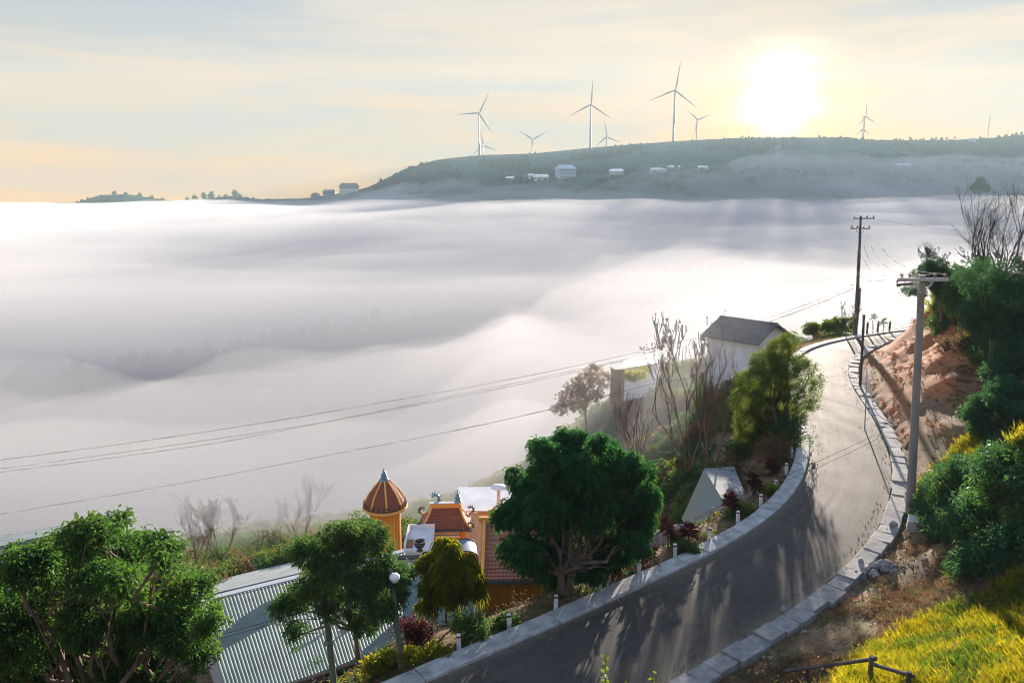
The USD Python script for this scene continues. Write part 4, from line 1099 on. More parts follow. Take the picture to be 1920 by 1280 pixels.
for lab, cl, bp, d, sd, mt, ns in BUSHY:
    tree('bushy_tree', lab, 'tree' if 'tree' in lab else 'bush', at_d(bp[0], bp[1], d), px_clumps(cl, d, sd, 1.0), (ns, 9, .17, .06, .3, {'size': .2, 'sub': 8}), mt, sd, .09, .35, sides=2)


def shrub(name, label, cat, base, w_, h_, mat, seed, sprigs=260, per=8, ln=.12, wd=.045, droop=.3, group=None, lumps=7):
    r = np.random.default_rng(seed)
    base = np.asarray(base, float)
    t = thing(name, label, cat, base, 0, group)
    c = [(np.array([r.uniform(-.5, .5) * w_, r.uniform(-.5, .5) * w_ * .8, h_ * r.uniform(.3, .75)]), h_ * r.uniform(.22, .4)) for _ in range(lumps)]
    obj('stems', [bough([r.normal() * .05, r.normal() * .05, -.1], a, .02, .006, r, .1, 4) for a, _ in c], m_bark, t)
    obj('foliage', foliage(np.array([a for a, _ in c]), np.array([b for _, b in c]), sprigs, per, ln, wd, seed + 5, droop), mat, t)
    return t


shrub('shrub', 'low round dark shrub at the verge below the drooping tree', 'shrub', on_ground(872, 1200), .9, .8, m_leaf_b, 101, 350)
shrub('shrub', 'dark reddish shrub beside the lean-to roof edge', 'shrub', on_ground(770, 1208), .8, .8, m_leaf_red, 102, 300)
shrub('shrub', 'bright lime leaved shrub at the foot of the young broadleaf tree', 'shrub', on_ground(672, 1232), .8, 1.0, m_leaf_lime, 103, 260, 7, .14, .05)
shrub('shrub', 'green shrub at the foot of the leftmost pole', 'shrub', on_ground(600, 1276), .8, .7, m_leaf_b, 104, 260)
shrub('shrub', 'yellow dry shrub under the street lamp pole', 'shrub', on_ground(715, 1255), 1.1, .55, m_leaf_gold, 105, 320)
shrub('shrub', 'yellowish shrub between the drooping tree and the marker posts', 'shrub', on_ground(800, 1228), 1.2, .5, m_leaf_gold, 106, 320)
shrub('shrub', 'bright orange yellow weed clump on the verge by the upper marker posts', 'shrub', on_ground(1446, 925), .7, .5, m_leaf_gold, 107, 200)
shrub('shrub', 'low green shrub on the verge right of the red leaved plants', 'shrub', on_ground(1392, 965), .9, .5, m_leaf_lime, 108, 240)
shrub('shrub', 'low green hedge clump behind the middle marker posts', 'shrub', on_ground(1268, 1030), 1.3, .45, m_leaf_b, 109, 300)
shrub('shrub', 'bright green rounded bush by the far utility pole', 'shrub', at_d(1575, 630, 81), 2.2, 2.3, m_leaf_lime, 110, 420, 9, .26, .12)
shrub('shrub', 'pale green bush fading into fog left of the far bush', 'shrub', at_d(1535, 630, 81), 2.8, 1.8, m_leaf_lime, 111, 420, 9, .26, .12)
FB = [(1112, 700, 18), (1095, 715, 18), (1130, 712, 16), (1075, 728, 16), (1108, 735, 22), (1060, 745, 14), (1085, 755, 20), (1050, 765, 12)]
tree('foggy_tree', 'olive brown leafy tree half lost in fog beside the brown hut', 'tree', at_d(1100, 800, 66), px_clumps(FB, 66, 112, 1.4), (800, 8, .23, .09, .3, {'size': .25, 'shell': .3}), m_leaf_dry, 112, .09, .5, sides=2)
shrub('shrub', 'yellow bush in the fog below the low shed', 'shrub', at_d(1190, 714, 66), 1.8, 1.3, m_leaf_gold, 113, 260, 8, .2, .08)
shrub('shrub', 'brown leaved shrub behind the uppermost red plants', 'shrub', at_d(1440, 872, 37), 1.4, 1.9, m_leaf_dry, 114, 420)
shrub('shrub', 'dark shrub growing against the kerb below the feathery tree', 'shrub', on_ground(1478, 838), 1.1, 1.8, m_leaf_dark, 115, 460)

# strap leaved plants and red cordylines


def rosette(name, label, cat, base, heads, mat, seed, ln=.5, wd=.045, n=46, group=None, stem=True):
    """Upright stems that each end in a tuft of strap leaves."""
    r = np.random.default_rng(seed)
    base = np.asarray(base, float)
    t = thing(name, label, cat, base, 0, group)
    st, V, Fs, at = [], [], [], 0
    for hx, hy, hz in heads:
        if stem:
            st.append(bough([hx * .3, hy * .3, -.15], [hx, hy, hz], .035, .022, r, .05, 4))
        for tier in range(3):
            m_ = n // 3
            a = r.uniform(0, 2 * math.pi, m_)
            el = r.uniform(-.3, 1.1, m_) if tier < 2 else r.uniform(.5, 1.4, m_)
            d = np.stack([np.cos(a) * np.cos(el), np.sin(a) * np.cos(el), np.sin(el)], 1)
            v, f = leaves(np.array([hx, hy, hz - .14 * (2 - tier)]) + r.normal(size=(m_, 3)) * .02, d, ln * r.uniform(.6, 1.1, m_), wd, r, .45)
            V.append(v), Fs.append(f + at)
            at += len(v)
    if st:
        obj('stem', st, m_bark, t)
    obj('leaves', (np.vstack(V), np.vstack(Fs)), mat, t)
    return t


RED = [(1254, 1030, 965, 2, 'red leaved plant nearest the right side of the round tree'), (1284, 1020, 978, 2, 'red leaved plant in front of the net covered shed corner'), (1368, 965, 920, 3, 'red leaved plant in front of the slab roof'),
       (1412, 930, 888, 3, 'dark red tufted plant right of the slab roof'), (1450, 890, 862, 3, 'uppermost dark red plant beside the kerb'), (1155, 1085, 1035, 3, 'purple red plant under the right of the round tree'), (1212, 1068, 1030, 2, 'thin red leaved plant between two marker posts below the round tree'),
       (1438, 850, 815, 2, 'reddish plant below the feathery tree')]
for i_, (px, py, ty, nh, lab) in enumerate(RED):
    b = on_ground(px, py)
    h_ = (py - ty) * (b[1] * .98 + 2.3) / FPX * 1.02
    r_ = np.random.default_rng(200 + i_)
    rosette('red_plant', lab, 'plant', b, [(r_.uniform(-.22, .22), r_.uniform(-.15, .15), h_ * r_.uniform(.55, 1.0)) for _ in range(nh)], m_leaf_red, 210 + i_, .46, .055, 66, 'red leaved plants along the verge')
rosette('strap_leaf_plant', 'clump of arching green strap leaves beside the second marker post', 'plant', on_ground(945, 1178), [(-.3, 0, .22), (.05, .1, .3), (.32, -.05, .22), (0, -.2, .2), (.2, .25, .25)], m_leaf_b, 230, .5, .05, 60, stem=False)
rosette('strap_leaf_plant', 'small clump of green strap leaves at the verge edge', 'plant', on_ground(1330, 1010), [(-.2, 0, .15), (.15, .1, .2)], m_leaf_lime, 231, .38, .04, 45, stem=False)

# sprouts close to the camera at the bottom edge


def sprout(label, px, ptop, d, seed, n=26, ln=.12):
    r = np.random.default_rng(seed)
    top = at_d(px, ptop, d)
    b = np.array([top[0] + .1, d, gz(top[0], d)])
    t = thing('sprout', label, 'plant', b)
    h_ = top[2] - b[2]
    q = np.linspace(0, 1, 8)
    pts = np.stack([(-.1) * q + .03 * np.sin(q * 5), .02 * np.sin(q * 7), h_ * q], 1)
    obj('stem', tube(pts, np.linspace(.012, .004, 8), 5), m_leaf_lime, t)
    z_ = np.sort(1 - r.uniform(0, min(1, .62 / h_), n))
    p = np.stack([np.interp(z_, q, pts[:, i]) for i in range(3)], 1)
    a = np.arange(n) * 2.4
    d_ = unit(np.stack([np.cos(a), np.sin(a), np.full(n, .35)], 1) + r.normal(size=(n, 3)) * .2)
    v, f = leaves(p, d_, ln * r.uniform(.7, 1.1, n), ln * .5 * r.uniform(.7, 1.1, n), r, .3)
    obj('leaves', (v, f), m_leaf_lime, t)


sprout('leafy sprout in front of the dark road near the bottom edge', 1138, 1228, 9.0, 240)
sprout('tiny leafy sprout at the bottom edge right of the taller one', 1227, 1253, 9.3, 241, 14, .07)
sprout('small sprout at the very bottom between the two others', 1176, 1266, 9.2, 242, 12, .09)
for i_, (px, py, h_, lab) in enumerate([(1478, 1268, 1.2, 'leafless weed with thin twigs near the fence'), (1535, 1262, 1.1, 'spindly leafless weed in front of the fence rail'), (1455, 1275, .9, 'short leafless weed left of the fence')]):
    bare_tree('bare_weed', lab, on_ground(px, py), h_, 250 + i_, 3, .5, 2, .012, up=.25, ang=.6, cat='weed')


# ---- ground cover: tufts and scattered leaves, instanced
def tuft_mesh(n, h_, spread, seed, wd=.012, lean=.6):
    r = np.random.default_rng(seed)
    p = np.stack([r.normal(size=n) * spread, r.normal(size=n) * spread, np.full(n, -.04)], 1)
    a = r.uniform(0, 2 * math.pi, n)
    d = unit(np.stack([np.cos(a) * lean, np.sin(a) * lean, np.ones(n)], 1) * np.array([1, 1, 1]) + r.normal(size=(n, 3)) * .15)
    return leaves(p, d, h_ * r.uniform(.5, 1.15, n), wd * r.uniform(.7, 1.4, n), r, .22)


PROTO = 0


def cover(name, label, pts, protos, seed, smin=.7, smax=1.3, tilt=.15):
    """Ground cover nobody could count: one instancer. protos: [(mesh, material)]."""
    r = np.random.default_rng(seed)
    path = path_of(None, name)
    pi = UsdGeom.PointInstancer.Define(stage, path)
    rel = []
    for i_, (m, mat) in enumerate(protos):
        pm = usdkit.mesh(stage, f'{path}/{name}_piece_{i_:03d}', m, mat)
        rel.append(pm.GetPath())
    pi.CreatePrototypesRel().SetTargets(rel)
    n = len(pts)
    pi.CreateProtoIndicesAttr(Vt.IntArray.FromNumpy(r.integers(0, len(protos), n).astype(np.int32)))
    pi.CreatePositionsAttr(Vt.Vec3fArray.FromNumpy(np.asarray(pts, np.float32)))
    a = r.uniform(0, 2 * math.pi, n) / 2
    tx, ty = r.normal(size=n) * tilt / 2, r.normal(size=n) * tilt / 2
    q = np.stack([np.cos(a), tx, ty, np.sin(a)], 1)
    q /= np.linalg.norm(q, axis=1, keepdims=True)
    pi.CreateOrientationsAttr(Vt.QuathArray([Gf.Quath(float(x[0]), float(x[1]), float(x[2]), float(x[3])) for x in q]))
    s_ = r.uniform(smin, smax, n)
    pi.CreateScalesAttr(Vt.Vec3fArray.FromNumpy(np.repeat(s_[:, None], 3, 1).astype(np.float32)))
    return say(pi.GetPrim(), label, None, None, 'stuff')


def project(x, y, z):
    dz = z - EYE
    c = y * math.cos(PITCH) - dz * math.sin(PITCH)
    s_ = y * math.sin(PITCH) + dz * math.cos(PITCH)
    return 960 + FPX * x / c, 640 - FPX * s_ / c


def scatter(n, x0, x1, y0, y1, seed):
    r = np.random.default_rng(seed)
    x, y = r.uniform(x0, x1, n), r.uniform(y0, y1, n)
    z = ground_z(x, y)
    arc_, off, hw = road_coords(x, y)
    px, py = project(x, y, z)
    return x, y, z, off, hw, px, py, r


def within(px, py, poly):
    return shapely.contains_xy(shapely.Polygon(poly), px, py)


m_rock = plain('pale_rock', (.42, .40, .38), .95, .2, color2=(.20, .19, .18), scale=5, bump=.01, island=True)


def rock(s_, seed):
    m = trimesh.creation.icosphere(2, 1.0)
    v = m.vertices
    r = np.random.default_rng(seed)
    v = v * (1 + .55 * (meshkit.noise(v * 1.4 + seed * 3.1, seed)[:, None] - .5)) * r.uniform(.65, 1.2, 3) * s_
    for _ in range(5):
        n_ = unit(r.normal(size=3))
        dd = v @ n_
        lim = s_ * r.uniform(.55, .8)
        v = v - np.outer(np.maximum(dd - lim, 0), n_)
    return trimesh.Trimesh(v, m.faces, process=False)


m_clod = plain('earth_clod', (.24, .16, .11), .95, .1, vary=.4, scale=9)
flat_leaf = lambda n, sd, s_: (lambda rr: leaves(np.c_[rr.normal(size=n) * .22, rr.normal(size=n) * .22, np.full(n, .03)], unit(np.c_[rr.normal(size=n), rr.normal(size=n), rr.normal(size=n) * .35]), s_, s_ * .5, rr, .1))(np.random.default_rng(sd))
m_grass_o = leafy('grass_orange', [(.13, .06, .03), (.22, .10, .05), (.30, .15, .08), (.36, .22, .13)], .3, tcol=(1.4, 1.2, 1.0))
YELLOW = [(1540, 1340), (1600, 1242), (1660, 1206), (1705, 1174), (1790, 1137), (1852, 1113), (1930, 1062), (2100, 1000), (2300, 1400), (1500, 1500)]
GREEN = [(1712, 950), (1762, 895), (1850, 852), (1950, 815), (2100, 780), (2100, 1010), (1930, 1058), (1850, 1085), (1795, 1088), (1800, 1030), (1740, 1005)]
CREST = [(1700, 935), (1740, 900), (1800, 835), (1860, 800), (1930, 780), (2050, 740), (2050, 790), (1930, 825), (1850, 858), (1780, 900), (1722, 945)]
m_grass_o = leafy('grass_orange', [(.13, .06, .03), (.22, .10, .05), (.30, .15, .08), (.36, .22, .13)], .3, tcol=(1.4, 1.2, 1.0))
TUFT_Y = [(tuft_mesh(40, .26, .10, 1, .013), m_grass_y), (tuft_mesh(36, .20, .12, 2, .013), m_grass_y), (tuft_mesh(30, .34, .09, 3, .012), m_grass_y), (tuft_mesh(30, .22, .12, 23, .014, .9), m_grass_l)]
x, y, z, off, hw, px, py, r = scatter(60000, -2, 22, 5, 24, 301)
patch = fbm2(x, y, 1.6, 3, 60) + r.normal(size=len(x)) * .06
ok = within(px, py, YELLOW) & (off > hw + 1.4)
i_ = np.nonzero(ok & (patch > -.07))[0][:8500]
cover('yellow_grass', 'sunlit yellow green grass on the slope in the lower right corner', np.c_[x, y, z][i_], TUFT_Y, 1)
i_ = np.nonzero(ok & (patch <= -.05) & (r.random(len(x)) < .6))[0][:3000]
cover('darker_grass', 'green clumps with shade put into their colour and brown clumps among the yellow grass', np.c_[x, y, z][i_], [(tuft_mesh(40, .26, .12, 24, .016, .8), m_grass_g), (tuft_mesh(34, .20, .12, 25, .014, 1.0), m_grass_d), (tuft_mesh(40, .3, .11, 26, .016, .7), m_grass_l), (tuft_mesh(24, .18, .12, 27, .012, 1.1), m_leaf_dry)], 12)  # dark green tufts paint shadow patches into the slope; brown ones are dry growth
x, y, z, off, hw, px, py, r = scatter(40000, 10, 40, 14, 46, 302)
i_ = np.nonzero(within(px, py, GREEN) & (off > hw + 1.2))[0][:5200]
cover('shaded_grass', 'tall dark green grass on the shaded bank at the right', np.c_[x, y, z][i_], [(tuft_mesh(40, .42, .16, 5, .024, .9), m_grass_g), (tuft_mesh(36, .34, .18, 6, .024, 1.0), m_grass_g), (tuft_mesh(26, .5, .14, 7, .02, .8), m_leaf_dark)], 2, tilt=.5)
j_ = np.nonzero(within(px, py, GREEN) & (off > hw + 1.6) & (fbm2(x, y, 2.2, 3, 66) > -.08))[0][:420]
cover('bank_shrubs', 'low dark shrubs mixed into the shaded bank', np.c_[x, y, z][j_], [(foliage(np.array([[0, 0, .3], [.28, .1, .22], [-.2, .2, .35], [0, -.28, .2]]), np.array([.3, .26, .26, .24]), 70, 8, .12, .05, 440 + q), mt) for q, mt in enumerate((m_leaf_dark, m_leaf_b, m_leaf_dark))], 13, .6, 1.5)
i_ = np.nonzero(within(px, py, CREST) & (off > hw + 1.0))[0][:2600]
cover('crest_grass', 'grass along the crest of the shaded bank, sunlit yellow put into its colour', np.c_[x, y, z][i_], [(tuft_mesh(44, .5, .13, 8, .02), m_grass_y), (tuft_mesh(40, .42, .14, 9, .02), m_leaf_gold)], 3)  # sun caught by the crest is painted in as yellow blades
# dry weeds beside the road
x, y, z, off, hw, px, py, r = scatter(90000, -2, 24, 12, 34, 303)
g_ = off - hw
bare = fbm2(x, y, 1.7, 3, 61)
dry = (g_ > .9) & ~within(px, py, YELLOW) & ~within(px, py, GREEN) & ~within(px, py, CREST) & (r.random(len(x)) < np.where(g_ < 1.7, .3, .75)) & (bare > -.10)
i_ = np.nonzero(dry)[0][:11000]
cover('dry_weeds', 'brown dry weeds between the stone kerb and the grass', np.c_[x, y, z][i_], [(tuft_mesh(26, .22, .10, 10, .014, 1.1), m_grass_d), (tuft_mesh(20, .32, .09, 11, .010, .9), m_grass_d), (tuft_mesh(22, .15, .12, 12, .016, 1.3), m_leaf_dry), (tuft_mesh(18, .16, .11, 13, .018, 1.1), m_grass_g), (flat_leaf(14, 5, .07), m_leaf_dry), (tuft_mesh(16, .2, .1, 28, .012, 1.2), m_grass_o)], 4, tilt=.4)
i_ = np.nonzero((g_ > .85) & ~within(px, py, YELLOW) & (r.random(len(x)) < .06))[0][:1500]
cover('pebbles', 'pebbles and clods on the bare earth beside the kerb', np.c_[x, y, z][i_], [(rock(.035, 31), m_rock), (rock(.05, 32), m_rock), (rock(.028, 33), m_clod), (rock(.06, 34), m_clod)], 14, .6, 1.8)
x, y, z, off, hw, px, py, r = scatter(60000, -2, 34, 12, 68, 309)
e_ = hw - np.abs(off)
i_ = np.nonzero((e_ > .03) & (e_ < .45) & (r.random(len(x)) < .5))[0][:1500]
cover('road_grit', 'grit and fallen leaves along the edges of the asphalt', np.c_[x, y, np.full(len(x), .035)][i_], [(rock(.018, 35), m_clod), (rock(.014, 36), m_rock), (flat_leaf(3, 6, .06), m_leaf_dry), (flat_leaf(2, 7, .05), m_leaf_dry)], 15, .6, 1.5)
# the cut bank
x, y, z, off, hw, px, py, r = scatter(60000, 14, 62, 30, 82, 304)
g_ = off - hw
i_ = np.nonzero((g_ > 1.1) & ~within(px, py, GREEN) & ~within(px, py, CREST) & (r.random(len(x)) < .12 + .5 * smoothstep(2, 7, g_)) & (fbm2(x, y, 3, 3, 62) > -.04))[0][:6000]
cover('bank_grass', 'dry orange brown grass on the cut bank', np.c_[x, y, z][i_], [(tuft_mesh(24, .34, .14, 14, .02, 1.0), m_grass_o), (tuft_mesh(22, .42, .12, 15, .018, .8), m_grass_o), (tuft_mesh(24, .3, .14, 16, .02, 1.1), m_grass_d)], 5)
i_ = np.nonzero((g_ > 5.5) & ~within(px, py, GREEN) & (z > 3.0) & (r.random(len(x)) < .5) & (fbm2(x, y, 6, 3, 63) > -.05))[0][:1700]
bush_v = [(foliage(np.array([[0, 0, .35], [.3, .1, .3], [-.25, .2, .4], [0, -.3, .25]]), np.array([.38, .3, .3, .28]), 70, 8, .16, .06, 400 + q), mt) for q, mt in enumerate((m_leaf_dark, m_leaf_b, m_leaf_dry, m_leaf_gold))]
cover('hilltop_scrub', 'mixed scrub covering the top of the right hill', np.c_[x, y, z][i_], bush_v, 6, .7, 1.6)
# the verge on the valley side
x, y, z, off, hw, px, py, r = scatter(70000, -14, 34, 10, 84, 305)
g_ = -off - hw
i_ = np.nonzero((g_ > .72) & (g_ < 4.2) & (r.random(len(x)) < np.where(y > 40, .9, .5)))[0][:8000]
cover('leaf_litter', 'fallen brown leaves on the verge', np.c_[x, y, z][i_], [(flat_leaf(16, 1, .09), m_leaf_dry), (flat_leaf(14, 2, .07), m_leaf_dry), (flat_leaf(12, 3, .08), m_grass_d)], 7)
i_ = np.nonzero((g_ > .74) & (g_ < 5.0) & (fbm2(x, y, 1.8, 3, 64) > .0) & (r.random(len(x)) < .5))[0][:4200]
cover('verge_weeds', 'green and yellow weeds on the verge', np.c_[x, y, z][i_], [(tuft_mesh(26, .26, .1, 17, .03, 1.0), m_grass_g), (tuft_mesh(22, .2, .1, 18, .028, 1.1), m_grass_y), (tuft_mesh(24, .3, .1, 19, .03, .9), m_leaf_dark), (tuft_mesh(22, .22, .1, 20, .02, 1.0), m_grass_d), (tuft_mesh(16, .2, .08, 22, .05, .8), m_leaf_lime)], 8)
# undergrowth down the valley side
x, y, z, off, hw, px, py, r = scatter(26000, -60, 40, 34, 110, 306)
g_ = -off - hw
yard = ((x > -17) & (x < 7) & (y < 43)) | ((x > 18.5) & (x < 26) & (y > 59) & (y < 72))
i_ = np.nonzero((g_ > 3.2) & ~yard & (fbm2(x, y, 7, 3, 65) > -.08))[0][:4200]
ug = [(foliage(np.array([[0, 0, .4], [.4, .1, .3], [-.3, .25, .5], [0, -.4, .3]]), np.array([.45, .38, .36, .34]), 80, 8, .17, .06, 420 + q), mt) for q, mt in enumerate((m_leaf_dark, m_leaf_b, m_leaf_b, m_leaf_dry, m_leaf_feather, m_leaf_dry))]
cover('undergrowth', 'undergrowth on the slope falling into the fog', np.c_[x, y, z][i_], ug, 9, .7, 1.7)

# woods on the far hill and on the spur in the valley
r = np.random.default_rng(310)
blob = []
for q in range(4):
    m = trimesh.creation.icosphere(1, 1.0)
    v = m.vertices * (1 + .35 * (meshkit.noise(m.vertices * 2.1 + 9 * q, q)[:, None] - .5) * 2) * [1, 1, 1.15 if q < 3 else 1.9] + [0, 0, .8]
    blob.append((trimesh.Trimesh(v, m.faces, process=False), plain(f'far_crown_{q}', [(.022, .042, .034), (.030, .052, .038), (.045, .065, .045), (.018, .036, .032)][q], 1.0, .0, vary=.3, scale=.3)))
n = 30000
y = r.uniform(900, 1830, n)
x = r.uniform(-.85, .85, n) * y
z = hill_z(x, y)
crest = np.abs(y - HILL_D) < 14
keep = ((fbm2(x, y, 90, 4, 70) > .06) | ((np.abs(z - 60) < 16) & (fbm2(x, y, 60, 3, 72) > -.02))) & (z > -20) & ((y < 1730) | (r.random(n) < .03))
i_ = np.nonzero(keep)[0][:7000]
cover('far_woods', 'woods in patches on the far hill', np.c_[x, y, z][i_], blob, 10, 1.4, 3.6, .05)
x = r.uniform(-900, 700, 16000)
y = 330 + 520 * (x + 190) / 640 + r.uniform(-160, 60, 16000)
z = far_z(x, y)
i_ = np.nonzero((y > 180) & (fbm2(x, y, 50, 3, 71) > -.06))[0][:1500]
cover('spur_woods', 'woods on the low spur hidden in the valley fog', np.c_[x, y, z][i_], blob, 11, 1.5, 3.6, .05)
# trees one can tell apart on the skyline
SKY_TREES = [(x_, y_, s_) for x_, y_, s_ in ((352, 374, 9), (366, 370, 11), (383, 367, 14), (397, 366, 15), (412, 371, 10), (424, 369, 11), (441, 363, 15), (450, 368, 10), (215, 362, 9), (236, 363, 8), (262, 366, 9), (285, 370, 8), (305, 374, 7), (322, 378, 6),
             (993, 287, 4), (1003, 286, 4), (1392, 256, 4), (1404, 256, 4), (1536, 256, 5), (1545, 257, 4), (1605, 260, 4), (1706, 259, 5), (1755, 259, 4), (1775, 259, 4), (1790, 258, 4), (1838, 258, 5), (1872, 256, 6), (1886, 255, 7), (1905, 252, 7), (1915, 250, 6))]
WHERE = {0: 'in the clump on the low left skyline', 8: 'on the faint skyline at the far left', 14: 'on the bare ridge beside a small turbine', 16: 'on the ridge near the sun', 21: 'on the ridge right of the sun', 26: 'at the right end of the ridge'}
for k_, (px, py, s_) in enumerate(SKY_TREES):
    w_ = WHERE[max(q for q in WHERE if q <= k_)]
    same = [q for q in range(len(SKY_TREES)) if max(v for v in WHERE if v <= q) == max(v for v in WHERE if v <= k_)]
    o_ = same.index(k_)
    o_ = 'leftmost' if o_ == 0 else 'rightmost' if o_ == len(same) - 1 else ('', 'second', 'third', 'fourth', 'fifth', 'sixth', 'seventh')[o_] + ' from left'
    d = 1795
    p = at_d(px, py + s_ * .5, d)
    sc = d / FPX
    t = thing('skyline_tree', o_ + ' small dark tree ' + w_, 'tree', p, r.uniform(0, 6), 'trees ' + w_)
    rr = s_ * sc * .5
    obj('trunk', tube([(0, 0, -6), (0, 0, rr * .8)], rr * .09, 6), m_bark, t)
    cs = np.array([[0, 0, rr * 1.0], [rr * .45, .2 * rr, rr * .75], [-rr * .5, -.1 * rr, rr * .7], [.1 * rr, 0, rr * 1.45]])
    obj('crown', foliage(cs, np.array([.62, .5, .52, .42]) * rr, 130, 6, rr * .3, rr * .16, 500 + k_, .2, size=rr * .15), m_leaf_dark, t)
p = at_d(1838, 352, 1100)
t = thing('lone_tree', 'lone broad tree standing out of the fog at the right', 'tree', p, 0)
obj('trunk', tube([(0, 0, -30), (.4, 0, -8), (0, 0, 8)], [1.0, .8, .5], 7), m_bark, t)
cs = np.array([[0, 0, 7], [5.5, 0, 3], [-5.5, 1, 4], [2, 0, 11], [-2.5, 0, 12], [-10, 0, 0], [11, 1, -2], [4, 0, -2], [-5, 0, -4]])
obj('crown', foliage(cs, np.array([6, 5, 5, 4.2, 4, 4, 4, 5, 5.]), 600, 7, 2.0, 1.0, 560, .2, size=1.2, shell=.3), m_leaf_b, t)
# ---------------------------------------------------------------- poles, wires, posts, stones, fence
m_conc = plain('pole_concrete', (.27, .24, .21), .9, .2, color2=(.17, .15, .13), scale=2.5, stretch=(1, 1, .3), bump=.004)
m_wood = plain('dark_pole_wood', (.10, .085, .075), .9, .2, color2=(.05, .045, .04), scale=4, stretch=(1, 1, .2), bump=.004)
m_mossy = plain('mossy_pole', (.13, .15, .12), .9, .2, color2=(.07, .09, .07), scale=3, stretch=(1, 1, .3), bump=.004)
m_armw = plain('pale_crossarm', (.42, .40, .38), .8, .3, vary=.2, scale=4)
m_steel = plain('grey_steel', (.22, .23, .24), .5, .5, vary=.2, scale=5, metallic=.5)
m_ins = plain('insulator', (.16, .11, .09), .3, .6, vary=.1)
m_wire = plain('wire', (.03, .03, .035), .95, .05)
m_wirel = plain('pale_cable', (.42, .42, .42), .9, .1)
m_post = plain('white_post_paint', (.70, .69, .66), .8, .3, color2=(.48, .46, .43), scale=6)
m_postcap = plain('post_red_cap', (.16, .05, .035), .8, .3, vary=.4, scale=9)


def insul(c, s_=1.0):
    return lathe([(.03 * s_, 0), (.03 * s_, .05 * s_), (.06 * s_, .06 * s_), (.05 * s_, .10 * s_), (.065 * s_, .11 * s_), (.045 * s_, .17 * s_), (0, .19 * s_)], 8, c)


def pole(name, label, base, top, r0, r1, mat, cat='utility pole', sides=12):
    base, top = np.asarray(base, float), np.asarray(top, float)
    t = thing(name, label, cat, base)
    q = np.linspace(0, 1, 6)[:, None]
    obj('pole', tube((top - base) * q + np.array([0, 0, -.6]) * (1 - q) ** 6, np.linspace(r0, r1, 6), sides), mat, t, smooth=40)
    return t, top - base


# near pole on the right
nb = at_z(1707, 955, .12)
nt = at_d(1729, 516, nb[1] + .1)
t, up = pole('utility_pole', 'concrete utility pole with a wide crossarm nearest on the right', nb, nt, .18, .125, m_conc)
obj('crossarm', box(1.95, .11, .13, up + [0, -.13, -.17], -.03, .015), m_armw, t)
obj('crossarm', box(1.25, .10, .11, up + [-.45, .35, -.40], .62, .015), m_wood, t)
for s_ in (-1, 1):
    obj('brace', tube([up + [s_ * .42, -.12, -.24], up + [s_ * .05, -.13, -.72]], .03, 6), m_armw, t)
for x_ in (-.88, -.55, .45, .85):
    obj('insulator', insul(up + [x_, -.13 + x_ * -.03, -.105]), m_ins, t)
for x_ in (-.8, -.35):
    obj('insulator', insul(up + [x_ - .1, .35 + (x_ + .45) * .62, -.34], .9), m_ins, t)
obj('clamp_band', [lathe([(.145, up[2] - .75), (.15, up[2] - .72), (.15, up[2] - .66), (.145, up[2] - .63)], 12, (up[0] * .93, up[1] * .93, 0))], m_steel, t)
# tall pole at the far bend
fb = at_z(1604, 626, .1)
ft = at_d(1614, 406, fb[1])
t, up2 = pole('utility_pole', 'tall dark utility pole with two crossarms at the far bend', fb, ft, .19, .10, m_wood)
for z_, l_, dx in ((-.18, 2.0, .25), (-1.15, 1.8, 0)):
    obj('crossarm', box(l_, .11, .11, up2 + [dx, -.12, z_], -.12, .012), m_wood, t)
    for x_ in np.linspace(-l_ / 2 + .1, l_ / 2 - .1, 4):
        obj('insulator', insul(up2 + [dx + x_, -.12 - x_ * .12, z_ + .05], 1.25), m_ins, t)
for s_ in (-1, 1):
    obj('brace', tube([up2 + [s_ * .5, -.1, -1.2], up2 + [s_ * .03, -.1, -1.75]], .025, 5), m_wood, t)
obj('meter_box', box(.34, .24, .55, (-.28, -.05, 1.9), 0, .02), m_steel, t)
obj('splice_pole', tube([(.12, .2, -.3), (.2, .2, 4.6)], [.12, .10], 10), m_wood, t)
pole('thin_pole', 'dark thin pole standing on the inside of the bend', at_z(1613, 722, .1), at_d(1620, 590, at_z(1613, 722, .1)[1]), .10, .075, m_wood)
sp = at_d(1469, 690, 56)
pole('thin_pole', 'short black pole end showing behind the feathery tree', (sp[0], sp[1], sp[2] - 1.5), at_d(1470, 615, 56), .10, .09, m_wood, 'post')
# poles on the left verge
lb = at_z(628, 1292, -1.2)
lt = at_d(600, 1040, lb[1])
t, upa = pole('utility_pole', 'leaning mossy pole left of the young broadleaf tree', lb, lt, .105, .085, m_mossy)
c = upa * .36
obj('clamp_band', lathe([(.10, c[2]), (.125, c[2] + .01), (.125, c[2] + .09), (.10, c[2] + .1)], 12, (c[0], c[1], 0)), m_steel, t)
obj('junction_box', box(.12, .10, .16, c + [-.06, -.13, .05], 0, .015), m_steel, t)
lb = at_z(757, 1276, -.7)
lt2 = at_d(732, 1066, lb[1])
t, upb = pole('street_lamp', 'leaning street lamp pole with a round white lamp head', lb, lt2, .095, .07, m_mossy, 'street lamp')
obj('lamp_arm', tube([upb + [0, -.03, -.08], upb + [.06, -.12, -.04], upb + [.13, -.2, -.1]], .022, 6), m_steel, t)
lh = obj('lamp_head', lathe([(0, .12), (.09, .10), (.145, .04), (.15, -.03), (.12, -.06)], 18, upb + [.15, -.22, -.14]), m_wht, t, smooth=50)
obj('lamp_glass', lathe([(.118, -.055), (.10, -.12), (.05, -.155), (0, -.16)], 18, upb + [.15, -.22, -.14]), plain('lamp_glass', (.62, .64, .64), .15, .6, vary=.05), lh, smooth=True)
